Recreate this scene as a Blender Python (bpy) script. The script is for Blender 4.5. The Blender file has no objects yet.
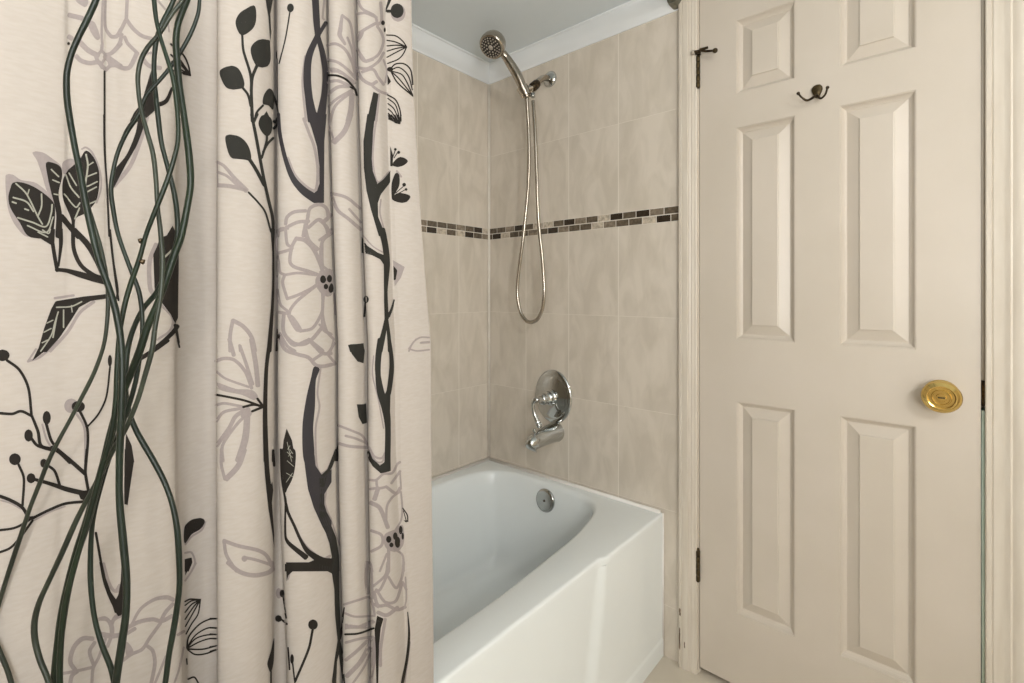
import bpy, bmesh, math, random
from mathutils import Vector, Matrix
from mathutils.bvhtree import BVHTree
random.seed(7)
COL = bpy.context.scene.collection
PI = math.pi

# ------------------------------------------------------------------ camera
CX, CY, CZ = 1.429, -1.473, 1.162
YAW = math.radians(41.41)
FPX, HX, HY = 486.0, 512.0, 293.5
RX, RY = math.cos(YAW), math.sin(YAW)          # camera right
FX, FY = -math.sin(YAW), math.cos(YAW)         # camera forward
cam_d = bpy.data.cameras.new('camera')
cam_d.sensor_width = 36.0
cam_d.lens = FPX / 1024 * 36.0
cam_d.shift_y = -(341.5 - HY) / 1024
cam_d.clip_start = 0.02
cam = bpy.data.objects.new('camera', cam_d)
cam.location = (CX, CY, CZ)
cam.rotation_euler = (PI / 2, 0, YAW)
COL.objects.link(cam)
bpy.context.scene.camera = cam

def ray(px, py):
    u = (px - HX) / FPX
    return Vector((u * RX + FX, u * RY + FY, (HY - py) / FPX))
def at_depth(px, py, t):
    return Vector((CX, CY, CZ)) + ray(px, py) * t
def at_y(px, py, y):
    d = ray(px, py)
    return Vector((CX, CY, CZ)) + d * ((y - CY) / d.y)
def at_x(px, py, x):
    d = ray(px, py)
    return Vector((CX, CY, CZ)) + d * ((x - CX) / d.x)

# ------------------------------------------------------------------ materials
def lin(c):
    c = c / 255.0
    return c / 12.92 if c <= 0.04045 else ((c + 0.055) / 1.055) ** 2.4
def rgb(r, g, b):
    return (lin(r), lin(g), lin(b), 1.0)
class M:
    def __init__(s, name, col=(0.8, 0.8, 0.8, 1), rough=0.5, metal=0.0, spec=0.5, coat=0.0):
        s.m = bpy.data.materials.new(name)
        s.m.use_nodes = True
        s.t = s.m.node_tree
        s.b = s.t.nodes['Principled BSDF']
        s.b.inputs['Base Color'].default_value = col
        s.b.inputs['Roughness'].default_value = rough
        s.b.inputs['Metallic'].default_value = metal
        s.b.inputs['Specular IOR Level'].default_value = spec
        s.b.inputs['Coat Weight'].default_value = coat
        s.b.inputs['Coat Roughness'].default_value = 0.06
    def n(s, kind, **kw):
        nd = s.t.nodes.new(kind)
        for k, v in kw.items():
            if k in nd.inputs.keys():
                nd.inputs[k].default_value = v
            else:
                setattr(nd, k, v)
        return nd
    def l(s, a, b):
        s.t.links.new(a, b)
    def coord(s, scale=(1, 1, 1), rot=(0, 0, 0), loc=(0, 0, 0)):
        tc = s.n('ShaderNodeTexCoord')
        mp = s.n('ShaderNodeMapping')
        mp.inputs['Scale'].default_value = scale
        mp.inputs['Rotation'].default_value = rot
        mp.inputs['Location'].default_value = loc
        s.l(tc.outputs['Object'], mp.inputs['Vector'])
        return mp.outputs['Vector']
    def noise_col(s, c1, c2, scale=5.0, detail=4.0, vec=None, lo=0.35, hi=0.65, distort=0.0):
        nz = s.n('ShaderNodeTexNoise')
        nz.inputs['Scale'].default_value = scale
        nz.inputs['Detail'].default_value = detail
        nz.inputs['Distortion'].default_value = distort
        if vec is None:
            vec = s.coord()
        s.l(vec, nz.inputs['Vector'])
        cr = s.n('ShaderNodeValToRGB')
        cr.color_ramp.elements[0].position = lo
        cr.color_ramp.elements[0].color = c1
        cr.color_ramp.elements[1].position = hi
        cr.color_ramp.elements[1].color = c2
        s.l(nz.outputs['Fac'], cr.inputs['Fac'])
        s.l(cr.outputs['Color'], s.b.inputs['Base Color'])
        return cr.outputs['Color']
    def bump(s, scale=80.0, strength=0.1, dist=0.001, vec=None, detail=2.0):
        nz = s.n('ShaderNodeTexNoise')
        nz.inputs['Scale'].default_value = scale
        nz.inputs['Detail'].default_value = detail
        if vec is None:
            vec = s.coord()
        s.l(vec, nz.inputs['Vector'])
        bp = s.n('ShaderNodeBump')
        bp.inputs['Strength'].default_value = strength
        bp.inputs['Distance'].default_value = dist
        s.l(nz.outputs['Fac'], bp.inputs['Height'])
        s.l(bp.outputs['Normal'], s.b.inputs['Normal'])
        return bp

def tile_material(name, axis, z0, c_lo, c_hi, grout):
    """Glazed marble-look wall tiles, 203 x 302 mm, straight joints. axis 0: along X, 1: along Y."""
    m = M(name, rough=0.32, spec=0.45)
    tc = m.n('ShaderNodeTexCoord')
    sep = m.n('ShaderNodeSeparateXYZ')
    m.l(tc.outputs['Object'], sep.inputs[0])
    cmb = m.n('ShaderNodeCombineXYZ')
    m.l(sep.outputs[axis], cmb.inputs[0])
    sub = m.n('ShaderNodeMath', operation='SUBTRACT')
    m.l(sep.outputs[2], sub.inputs[0])
    sub.inputs[1].default_value = z0 - 0.3025 * 20
    m.l(sub.outputs[0], cmb.inputs[1])
    add = m.n('ShaderNodeVectorMath', operation='ADD')
    mul = m.n('ShaderNodeVectorMath', operation='MULTIPLY')
    m.l(cmb.outputs[0], mul.inputs[0])
    mul.inputs[1].default_value = (1.0, 2.4, 1.0)          # level joints thinner than upright ones
    m.l(mul.outputs[0], add.inputs[0])
    add.inputs[1].default_value = (0.2035 * 30 + (0.17 if axis else 0.0), 0, 0)
    br = m.n('ShaderNodeTexBrick')
    br.offset = 0.0
    br.inputs['Scale'].default_value = 1.0
    br.inputs['Brick Width'].default_value = 0.2035
    br.inputs['Row Height'].default_value = 0.3025 * 2.4
    br.inputs['Mortar Size'].default_value = 0.0016
    br.inputs['Mortar Smooth'].default_value = 0.15
    br.inputs['Bias'].default_value = 0.0
    br.inputs['Color1'].default_value = (0, 0, 0, 1)
    br.inputs['Color2'].default_value = (1, 1, 1, 1)
    br.inputs['Mortar'].default_value = (0.5, 0.5, 0.5, 1)
    m.l(add.outputs[0], br.inputs['Vector'])
    # streaky marbling, slightly different in each tile
    off = m.n('ShaderNodeVectorMath', operation='SCALE')
    m.l(br.outputs['Color'], off.inputs[0])
    off.inputs['Scale'].default_value = 3.7
    av = m.n('ShaderNodeVectorMath', operation='ADD')
    m.l(cmb.outputs[0], av.inputs[0])
    m.l(off.outputs[0], av.inputs[1])
    mp = m.n('ShaderNodeMapping')
    mp.inputs['Rotation'].default_value = (0, 0, -0.42)
    mp.inputs['Scale'].default_value = (11.0, 4.0, 1.0)
    m.l(av.outputs[0], mp.inputs['Vector'])
    nz = m.n('ShaderNodeTexNoise')
    nz.inputs['Scale'].default_value = 1.6
    nz.inputs['Detail'].default_value = 5.0
    nz.inputs['Roughness'].default_value = 0.55
    nz.inputs['Distortion'].default_value = 0.6
    m.l(mp.outputs[0], nz.inputs['Vector'])
    cr = m.n('ShaderNodeValToRGB')
    cr.color_ramp.elements[0].position = 0.36
    cr.color_ramp.elements[0].color = c_lo
    cr.color_ramp.elements[1].position = 0.62
    cr.color_ramp.elements[1].color = c_hi
    m.l(nz.outputs['Fac'], cr.inputs['Fac'])
    mix = m.n('ShaderNodeMix', data_type='RGBA')
    m.l(br.outputs['Fac'], mix.inputs['Factor'])
    m.l(cr.outputs['Color'], mix.inputs['A'])
    mix.inputs['B'].default_value = grout
    m.l(mix.outputs['Result'], m.b.inputs['Base Color'])
    bp = m.n('ShaderNodeBump')
    bp.invert = True
    bp.inputs['Strength'].default_value = 0.35
    bp.inputs['Distance'].default_value = 0.0012
    m.l(br.outputs['Fac'], bp.inputs['Height'])
    m.l(bp.outputs['Normal'], m.b.inputs['Normal'])
    return m.m

T_LO, T_HI, GROUT = rgb(202, 192, 177), rgb(216, 206, 192), rgb(229, 221, 209)
MAT = {}
MAT['tile_end_low'] = tile_material('wall tile below the border, end wall', 0, 1.388, T_LO, T_HI, GROUT)
MAT['tile_end_high'] = tile_material('wall tile above the border, end wall', 0, 1.434, T_LO, T_HI, GROUT)
MAT['tile_side_low'] = tile_material('wall tile below the border, side wall', 1, 1.388, T_LO, T_HI, GROUT)
MAT['tile_side_high'] = tile_material('wall tile above the border, side wall', 1, 1.434, T_LO, T_HI, GROUT)
def simple(key, name, col, rough=0.5, metal=0.0, spec=0.5, coat=0.0, bump=None, var=None):
    m = M(name, col, rough, metal, spec, coat)
    if var:
        m.noise_col(var[0], var[1], var[2], 4.0)
    if bump:
        m.bump(*bump)
    MAT[key] = m.m
    return m
simple('paint_wall', 'warm wall paint', rgb(214, 203, 186), 0.7, var=(rgb(212, 201, 184), rgb(218, 207, 190), 3.0))
simple('paint_ceiling', 'pale grey ceiling paint', rgb(224, 232, 236), 0.8, var=(rgb(222, 230, 234), rgb(226, 234, 238), 2.0))
simple('crown', 'white moulding paint', rgb(234, 238, 240), 0.45, var=(rgb(232, 236, 238), rgb(236, 240, 242), 6.0))
m = M('ivory door paint', rgb(214, 202, 184), 0.36)
m.noise_col(rgb(199, 189, 175), rgb(204, 194, 181), 4.0, 3.0)
m.bump(1.0, 0.22, 0.0006, vec=m.coord((330, 330, 9)), detail=4.0)
MAT['door'] = m.m
m = M('ivory casing paint', rgb(221, 210, 192), 0.4)
m.noise_col(rgb(206, 196, 181), rgb(214, 205, 191), 5.0, 4.0, vec=m.coord((14, 14, 1.5)))
m.bump(1.0, 0.2, 0.0006, vec=m.coord((200, 200, 8)), detail=3.0)
MAT['casing'] = m.m
simple('scuff', 'bare wood where paint has chipped', rgb(92, 70, 48), 0.8, var=(rgb(70, 52, 36), rgb(110, 86, 60), 60.0))
simple('grout_line', 'pale corner grout', rgb(224, 216, 204), 0.7, var=(rgb(221, 213, 200), rgb(228, 220, 208), 30.0))
simple('caulk', 'white bath sealant', rgb(228, 224, 218), 0.5, var=(rgb(224, 219, 212), rgb(232, 228, 223), 20.0))
for k, c in (('dark', (54, 45, 36)), ('brown', (98, 87, 73)), ('taupe', (134, 121, 105)), ('pale', (192, 180, 162))):
    simple('mosaic_' + k, k + ' mosaic glass', rgb(*c), 0.22,
           var=(rgb(*[int(v * 0.86) for v in c]), rgb(*[min(255, int(v * 1.12)) for v in c]), 90.0))
simple('enamel', 'white bath enamel', rgb(233, 237, 236), 0.07, spec=0.5, coat=0.3, var=(rgb(232, 236, 235), rgb(235, 239, 238), 3.0))
simple('chrome', 'polished chrome', (0.52, 0.53, 0.52, 1), 0.08, 1.0, var=((0.49, 0.50, 0.49, 1), (0.55, 0.56, 0.55, 1), 12.0))
simple('nickel', 'brushed nickel', rgb(176, 168, 156), 0.22, 1.0, var=(rgb(168, 160, 148), rgb(184, 176, 164), 30.0))
simple('spray_black', 'dark rubber spray face', rgb(40, 36, 31), 0.5, var=(rgb(34, 31, 27), rgb(48, 44, 38), 60.0))
simple('brass', 'polished brass', rgb(214, 184, 112), 0.10, 1.0, var=(rgb(206, 176, 104), rgb(220, 192, 122), 25.0))
simple('old_brass', 'dark antique brass', rgb(66, 53, 27), 0.5, 0.6, var=(rgb(54, 43, 21), rgb(80, 66, 38), 120.0))
simple('bronze', 'oil-rubbed bronze', rgb(66, 55, 40), 0.35, 0.8, var=(rgb(50, 41, 30), rgb(84, 71, 53), 130.0))
simple('rubber', 'aged grey rubber tip', rgb(176, 166, 152), 0.6, var=(rgb(166, 156, 142), rgb(184, 174, 160), 60.0))
simple('rod', 'grey curtain rod', rgb(126, 124, 110), 0.35, 0.6, var=(rgb(112, 110, 98), rgb(138, 136, 122), 40.0))
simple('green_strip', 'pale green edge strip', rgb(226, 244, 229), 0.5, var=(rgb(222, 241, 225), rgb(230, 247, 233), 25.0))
simple('hall_shade', 'dark hallway beyond the door', rgb(40, 36, 30), 0.9, var=(rgb(36, 32, 27), rgb(46, 42, 36), 5.0))
simple('vase', 'glazed sage ceramic', rgb(150, 150, 132), 0.3, var=(rgb(138, 138, 120), rgb(160, 160, 142), 8.0))
simple('lamp_white', 'white lamp housing', rgb(235, 233, 228), 0.4, var=(rgb(232, 230, 225), rgb(238, 236, 231), 8.0))
m = M('beige floor tile', rgb(205, 195, 178), 0.4)
m.noise_col(rgb(200, 190, 173), rgb(212, 202, 186), 6.0, 5.0)
MAT['floor'] = m.m
def stem_mat(key, c1, c2, rough=0.42):
    m = M('green stem bark ' + key, c1, rough, spec=0.35)
    m.noise_col(c1, c2, 1.0, 4.0, vec=m.coord((60, 60, 14)))
    m.bump(1.0, 0.35, 0.0006, vec=m.coord((350, 350, 60)))
    MAT[key] = m.m
stem_mat('stem_a', rgb(13, 22, 14), rgb(25, 37, 27))
stem_mat('stem_b', rgb(11, 22, 11), rgb(21, 35, 20))
stem_mat('stem_c', rgb(28, 33, 25), rgb(48, 54, 43))
# linen-look curtain cloth
m = M('cream linen-look curtain cloth', rgb(178, 170, 162), 0.8, spec=0.2)
m.noise_col(rgb(168, 160, 151), rgb(172, 164, 156), 1.0, 4.0, vec=m.coord((90, 90, 380)))
bp = m.bump(1.0, 0.12, 0.0006, vec=m.coord((900, 900, 900)))
nz = m.n('ShaderNodeTexNoise')
nz.inputs['Scale'].default_value = 9.0
nz.inputs['Detail'].default_value = 3.0
m.l(m.coord((1, 1, 0.5)), nz.inputs['Vector'])
bp2 = m.n('ShaderNodeBump')
bp2.inputs['Strength'].default_value = 0.14
bp2.inputs['Distance'].default_value = 0.006
m.l(nz.outputs['Fac'], bp2.inputs['Height'])
m.l(bp2.outputs['Normal'], bp.inputs['Normal'])
MAT['cloth'] = m.m
def ink(key, c):
    m = M('printed ink ' + key, rgb(*c), 0.78, spec=0.2)
    m.noise_col(rgb(*[int(v * 0.98) for v in c]), rgb(*[min(255, int(v * 1.02)) for v in c]), 1.0, 3.0, vec=m.coord((400, 400, 400)))
    MAT[key] = m.m
ink('ink_dark', (33, 29, 25))
ink('ink_grey', (139, 130, 127))
ink('ink_slate', (49, 46, 48))
ink('ink_vein', (142, 140, 128))
ink('ink_leaf', (39, 38, 34))

# ------------------------------------------------------------------ mesh builder
class MB:
    def __init__(s):
        s.v, s.f, s.mi, s.sm, s.mats = [], [], [], [], []
        s.cur, s.smooth = 0, False
    def mat(s, key):
        if key not in s.mats:
            s.mats.append(key)
        s.cur = s.mats.index(key)
        return s
    def face(s, idx):
        s.f.append(tuple(idx)); s.mi.append(s.cur); s.sm.append(s.smooth)
    def vert(s, p):
        s.v.append(tuple(p)); return len(s.v) - 1
    def box(s, x0, x1, y0, y1, z0, z1):
        b = len(s.v)
        for x in (x0, x1):
            for y in (y0, y1):
                for z in (z0, z1):
                    s.v.append((x, y, z))
        for q in ((0, 1, 3, 2), (4, 6, 7, 5), (0, 4, 5, 1), (2, 3, 7, 6), (0, 2, 6, 4), (1, 5, 7, 3)):
            s.face([b + i for i in q])
    def loft(s, rings, closed=True, cap0=True, cap1=True):
        base = len(s.v); n = len(rings[0])
        for r in rings:
            s.v.extend(tuple(p) for p in r)
        for i in range(len(rings) - 1):
            a, b = base + i * n, base + (i + 1) * n
            for j in range(n if closed else n - 1):
                k = (j + 1) % n
                s.face((a + j, a + k, b + k, b + j))
        if cap0: s.face([base + j for j in range(n)][::-1])
        if cap1: s.face([base + (len(rings) - 1) * n + j for j in range(n)])
        return base
    def tube(s, pts, rad, n=12, cap=True):
        pts = [Vector(p) for p in pts]
        if not isinstance(rad, (list, tuple)): rad = [rad] * len(pts)
        up = None; rings = []
        for i, p in enumerate(pts):
            t = (pts[min(i + 1, len(pts) - 1)] - pts[max(i - 1, 0)]).normalized()
            if up is None:
                up = t.orthogonal().normalized()
            up = (up - t * up.dot(t)).normalized()
            w = t.cross(up)
            rings.append([p + (up * math.cos(2 * PI * k / n) + w * math.sin(2 * PI * k / n)) * rad[i] for k in range(n)])
        s.loft(rings, True, cap, cap)
    def lathe(s, prof, origin, axis, n=32, sx=1.0, sz=1.0, up=None):
        """prof: (radius, height along axis)."""
        o = Vector(origin); ax = Vector(axis).normalized()
        u = Vector(up) if up is not None else ax.orthogonal()
        u = (u - ax * u.dot(ax)).normalized(); w = ax.cross(u)
        rings = [[o + ax * h + (u * math.cos(2 * PI * k / n) * sz + w * math.sin(2 * PI * k / n) * sx) * max(r, 1e-5) for k in range(n)] for r, h in prof]
        s.loft(rings, True, True, True)
    def sphere(s, c, r, n=12, m=8):
        prof = [(r * math.sin(PI * i / m), -r * math.cos(PI * i / m)) for i in range(m + 1)]
        s.lathe(prof, c, (0, 0, 1), n)
    def build(s, name, parent=None, mat=None, recalc=True):
        me = bpy.data.meshes.new(name)
        me.from_pydata(s.v, [], s.f)
        for k in s.mats: me.materials.append(MAT[k])
        if mat and not s.mats: me.materials.append(MAT[mat])
        me.polygons.foreach_set('material_index', s.mi)
        me.polygons.foreach_set('use_smooth', s.sm)
        me.update()
        if recalc:
            bm = bmesh.new(); bm.from_mesh(me)
            bmesh.ops.remove_doubles(bm, verts=bm.verts, dist=1e-6)
            bmesh.ops.recalc_face_normals(bm, faces=bm.faces)
            bm.to_mesh(me); bm.free()
        o = bpy.data.objects.new(name, me)
        COL.objects.link(o)
        if parent is not None: 
            o.parent = parent
            o.matrix_parent_inverse = Matrix.Translation(parent.location).inverted()
        return o
def sharp(o, deg=35):
    """smooth by angle: split shading at edges sharper than deg"""
    me = o.data
    for p in me.polygons: p.use_smooth = True
    bm = bmesh.new(); bm.from_mesh(me)
    for e in bm.edges:
        if len(e.link_faces) == 2:
            e.smooth = e.calc_face_angle(0) < math.radians(deg)
    bm.to_mesh(me); bm.free()
    return o
def bevel(o, w, seg=2, deg=40):
    b = o.modifiers.new('bevel', 'BEVEL')
    b.width = w; b.segments = seg; b.limit_method = 'ANGLE'; b.angle_limit = math.radians(deg)
    return o
def thing(name, label, cat, loc=(0, 0, 0), group=None):
    o = bpy.data.objects.new(name, None)
    o.empty_display_size = 0.05
    o.location = loc
    COL.objects.link(o)
    o['label'] = label; o['category'] = cat
    if group: o['group'] = group
    return o
def tag(o, label, cat, group=None):
    o['label'] = label; o['category'] = cat
    if group: o['group'] = group
    return o
def struct(o):
    o['kind'] = 'structure'
    return o
def catmull(pts, step, closed=False, radii=None):
    """resample a 2D/3D polyline smoothly with about `step` spacing; returns list (and radii list)"""
    P = [Vector(p) for p in pts]; n = len(P); out = []; ro = []
    segs = n if closed else n - 1
    for i in range(segs):
        p1, p2 = P[i], P[(i + 1) % n]
        p0 = P[(i - 1) % n] if (closed or i > 0) else p1 + (p1 - p2)
        p3 = P[(i + 2) % n] if (closed or i + 2 < n) else p2 + (p2 - p1)
        k = max(1, int(math.ceil((p2 - p1).length / step)))
        # centripetal-like limiting of tangents
        d = (p2 - p1).length
        m1 = (p2 - p0) * 0.5; m2 = (p3 - p1) * 0.5
        if m1.length > d: m1 *= d / m1.length
        if m2.length > d: m2 *= d / m2.length
        for j in range(k):
            t = j / k; t2 = t * t; t3 = t2 * t
            out.append(p1 * (2 * t3 - 3 * t2 + 1) + m1 * (t3 - 2 * t2 + t) + p2 * (3 * t2 - 2 * t3) + m2 * (t3 - t2))
            if radii: ro.append(radii[i] * (1 - t) + radii[(i + 1) % n] * t)
    if not closed:
        out.append(P[-1])
        if radii: ro.append(radii[-1])
    return (out, ro) if radii else out

# ------------------------------------------------------------------ the room
ROOM_X, ROOM_Y, ROOM_Z = 3.4, -3.0, 2.10
FLOOR_Z = 0.016
DX0, DX1, DTOP = 0.884, 1.495, 2.052                  # door leaf
OX0, OX1, OTOP = 0.879, 1.503, 2.058                  # opening in the wall
b = MB().mat('floor'); b.box(0, ROOM_X, ROOM_Y, 0.35, -0.06, FLOOR_Z)
struct(b.build('floor'))
b = MB().mat('paint_ceiling'); b.box(-0.1, ROOM_X + 0.1, ROOM_Y - 0.1, 0.1, ROOM_Z, ROOM_Z + 0.06)
struct(b.build('ceiling'))
# end wall with the shower and the door
b = MB()
b.mat('tile_end_low'); b.box(-0.1, 0.835, 0, 0.1, -0.06, 1.411)
b.mat('tile_end_high'); b.box(-0.1, 0.835, 0, 0.1, 1.411, ROOM_Z)
b.mat('paint_wall'); b.box(0.835, OX0, 0, 0.1, -0.06, ROOM_Z)
b.box(OX1, ROOM_X + 0.1, 0, 0.1, -0.06, ROOM_Z)
b.box(OX0, OX1, 0, 0.1, OTOP, ROOM_Z)
struct(b.build('wall_back'))
b = MB()
b.mat('tile_side_low'); b.box(-0.1, 0, -1.62, 0, -0.06, 1.411)
b.mat('tile_side_high'); b.box(-0.1, 0, -1.62, 0, 1.411, ROOM_Z)
struct(b.build('wall_left'))
b = MB().mat('paint_wall'); b.box(0, 0.86, -1.62, -1.522, FLOOR_Z, ROOM_Z)
struct(b.build('wall_partition'))
b = MB().mat('paint_wall'); b.box(-0.1, 0, ROOM_Y - 0.1, -1.62, -0.06, ROOM_Z); b.box(0, ROOM_X, ROOM_Y - 0.1, ROOM_Y, -0.06, ROOM_Z)
struct(b.build('wall_front'))
b = MB().mat('paint_wall'); b.box(ROOM_X, ROOM_X + 0.1, ROOM_Y - 0.1, 0, -0.06, ROOM_Z)
struct(b.build('wall_right'))
b = MB().mat('hall_shade'); b.box(0.7, 1.7, 0.32, 0.36, -0.06, ROOM_Z)  # hallway darkness put into this panel's colour, backs the door gaps
struct(b.build('wall_hallway'))

# corner grout line, crown mouldings, mosaic border
b = MB().mat('grout_line'); b.smooth = True
z0, z1 = 0.472, 2.042
prof = [(0, 0), (0.0085, -0.0004), (0.0060, -0.0040), (0.0040, -0.0060), (0.0004, -0.0085)]
b.loft([[(x, y, z) for x, y in prof] for z in (z0, z1)])
struct(b.build('trim_1'))
cp = [(0.0, 2.0415), (0.005, 2.0415), (0.0065, 2.0445), (0.010, 2.048), (0.019, 2.0545), (0.029, 2.0635), (0.038, 2.074), (0.045, 2.085), (0.049, 2.093), (0.054, 2.0955), (0.055, 2.0999), (0.0, 2.0999)]
b = MB().mat('crown')
b.loft([[(d, -d, z) for d, z in cp], [(0.822 , -d, z) for d, z in cp]])
o = struct(b.build('trim_2')); sharp(o, 30)
b = MB().mat('crown')
b.loft([[(d, -1.522, z) for d, z in cp], [(d, -d, z) for d, z in cp]])
o = struct(b.build('trim_3')); sharp(o, 30)

def border(row_codes, other, start, pitch, place):
    """two rows of small glass bricks; codes d dark, b brown, t taupe, p pale"""
    key = {'d': 'mosaic_dark', 'b': 'mosaic_brown', 't': 'mosaic_taupe', 'p': 'mosaic_pale'}
    bm_ = MB().mat('grout_line'); place(bm_, 0.0, start[2], 1.3870, 1.4355, 0.0006)
    for codes, z0, z1, o0 in ((row_codes, 1.4127, 1.4336, start[0]), (other, 1.3887, 1.4097, start[1])):
        s = 0.0
        for i, c in enumerate(codes):
            e = o0 if i == 0 else s + pitch
            e = min(e, start[2])
            if e - s > 0.004:
                bm_.mat(key[c]); place(bm_, s + 0.0014, e - 0.0013, z0, z1, 0.0013)
            s = e
    return bm_
def on_end(bm_, s0, s1, z0, z1, h): bm_.box(s0, s1, -h, 0, z0, z1)
def on_side(bm_, s0, s1, z0, z1, h): bm_.box(0, h, -s1, -s0, z0, z1)
b = border('bbtdbppbdtbpdbdtbb', 'bdpbbtbdtbbptbbpdbd', (0.048, 0.022, 0.826), 0.0483, on_end)
struct(b.build('trim_4'))
rest = ''.join(random.choice('dbbtpb') for _ in range(26))
b = border('pdbtbbbtb' + rest, 'tbdpbpdtb' + rest[::-1], (0.040, 0.042, 1.52), 0.0483, on_side)
struct(b.build('trim_5'))

# ------------------------------------------------------------------ door casing
def casing(profile, name, zt):
    bm_ = MB().mat('casing')
    bm_.loft([[(x, -p, z) for x, p in profile] for z in (FLOOR_Z, zt)])
    o = struct(bm_.build(name)); sharp(o, 25)
    return o
def wx(px, y=0.0):
    return at_y(px, 300, y).x
lc = [(0.8245, 0.0), (0.8245, 0.0135), (0.8262, 0.0165), (0.8345, 0.0168), (0.8365, 0.0145), (0.8385, 0.0168), (0.853, 0.0165), (0.8555, 0.0135), (0.8585, 0.0150), (0.8625, 0.0125), (0.8655, 0.0138), (0.8725, 0.0115), (0.876, 0.0122), (0.8795, 0.0095), (0.8795, 0.0)]
left_casing = casing(lc, 'trim_6', 2.098)
yb = -0.012
rc = [(OX1, 0.0), (wx(985.2, yb), 0.0085), (wx(986.5, yb), 0.0112), (wx(991.5, yb), 0.0118), (wx(992.3, yb), 0.0100), (wx(993.6, yb), 0.0118),
      (wx(1003, yb), 0.0125), (wx(1006, yb), 0.0135), (wx(1009, yb), 0.0158), (wx(1010.5, yb), 0.0165), (wx(1011.2, yb), 0.0145), (wx(1012.8, yb), 0.0140), (wx(1015, yb), 0.0158),
      (wx(1021, yb), 0.0180), (wx(1026, yb), 0.0175), (wx(1029, yb), 0.0), ]
right_casing = casing(rc, 'trim_7', 2.098)
b = MB().mat('casing'); b.box(0.8795, OX1, -0.015, 0, 2.060, 2.098)
struct(b.build('trim_8'))
# jambs with their stops
b = MB().mat('casing'); b.box(OX0, DX0 - 0.0022, 0.002, 0.098, FLOOR_Z, OTOP); b.box(DX0 - 0.0022, DX0 + 0.012, 0.040, 0.098, FLOOR_Z, OTOP)
struct(b.build('trim_9'))
b = MB().mat('casing')
b.box(OX1 - 0.0008, OX1 + 0.0, 0.0, 0.098, FLOOR_Z, OTOP); b.box(OX1 - 0.022, OX1 - 0.0008, 0.041, 0.098, FLOOR_Z, OTOP)
jamb = struct(b.build('trim_10'))
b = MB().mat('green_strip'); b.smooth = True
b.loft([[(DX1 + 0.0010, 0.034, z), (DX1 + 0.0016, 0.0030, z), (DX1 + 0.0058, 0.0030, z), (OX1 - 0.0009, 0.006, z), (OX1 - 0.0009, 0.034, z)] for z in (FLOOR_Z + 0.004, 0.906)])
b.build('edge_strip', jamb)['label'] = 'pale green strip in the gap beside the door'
b = MB().mat('casing'); b.smooth = True
b.loft([[(DX1 + 0.0006, 0.034, z), (DX1 + 0.0008, 0.0022, z), (DX1 + 0.0058, 0.0022, z), (OX1 - 0.0009, 0.0045, z), (OX1 - 0.0009, 0.034, z)] for z in (0.972, OTOP - 0.004)])
b.build('edge_strip', jamb)['label'] = 'ivory strip in the gap beside the door'
b = MB().mat('bronze')
zc = at_y(983, 393, 0).z
b.loft([[(DX1 + 0.0010, y, z) for y, z in ((0.0, zc - 0.03), (0.0, zc + 0.026), (0.012, zc + 0.032), (0.03, zc + 0.03), (0.03, zc - 0.03))],
        [(OX1 - 0.0010, y, z) for y, z in ((-0.004, zc - 0.027), (-0.004, zc + 0.016), (0.012, zc + 0.030), (0.03, zc + 0.028), (0.03, zc - 0.03))]])
b.build('strike_plate', jamb)['label'] = 'dark worn metal strike plate'
# chips at the foot of the left casing
for px, py, w, h in ((679.9, 612, 0.003, 0.012), (679.6, 640, 0.0022, 0.030), (679.6, 632, 0.0018, 0.014), (684.5, 645, 0.0015, 0.01)):
    p = at_y(px, py, -0.0169)
    b = MB().mat('scuff')
    pr = [(0.35, -0.5), (0.5, -0.2), (0.3, 0.05), (0.45, 0.3), (0.1, 0.5), (-0.35, 0.42), (-0.5, 0.1), (-0.3, -0.15), (-0.4, -0.4)]
    b.loft([[(p.x + a * w * 2, y, p.z + c * h * 2) for a, c in pr] for y in (-0.0171, -0.0164)])
    b.build('paint_chip', left_casing)['label'] = 'small dark chip in the paint'

# ------------------------------------------------------------------ door
door = bpy.data.objects.new('door_1', None); COL.objects.link(door)
door.location = (DX0, 0, 0.036); door['kind'] = 'structure'
xs = [DX0, 0.9885, 1.1370, 1.2368, 1.3862, DX1]
zs = [0.036, 0.243, 0.852, 1.031, 1.638, 1.736, 1.946, DTOP]
YF, YBK = 0.0008, 0.0358
b = MB().mat('door')
for i in range(5):
    for j in range(7):
        if i in (1, 3) and j in (1, 3, 5):
            continue
        b.face([b.vert((x, YF, z)) for x, z in ((xs[i], zs[j]), (xs[i + 1], zs[j]), (xs[i + 1], zs[j + 1]), (xs[i], zs[j + 1]))])
for (x0, z0, x1, z1) in ((xs[0], zs[0], xs[-1], zs[0]), (xs[-1], zs[0], xs[-1], zs[-1]), (xs[-1], zs[-1], xs[0], zs[-1]), (xs[0], zs[-1], xs[0], zs[0])):
    b.face([b.vert(p) for p in ((x0, YF, z0), (x1, YF, z1), (x1, YBK, z1), (x0, YBK, z0))])
b.face([b.vert(p) for p in ((xs[0], YBK, zs[0]), (xs[0], YBK, zs[-1]), (xs[-1], YBK, zs[-1]), (xs[-1], YBK, zs[0]))])
b.build('door_leaf', door)
pp = [(0.0, 0.0), (0.0010, 0.0016), (0.0026, 0.0016), (0.0030, 0.0030), (0.0060, 0.0078), (0.0100, 0.0118), (0.0130, 0.0134), (0.0140, 0.0146), (0.0160, 0.0140), (0.0402, 0.0046), (0.0410, 0.0018), (0.0428, 0.0012)]
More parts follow.
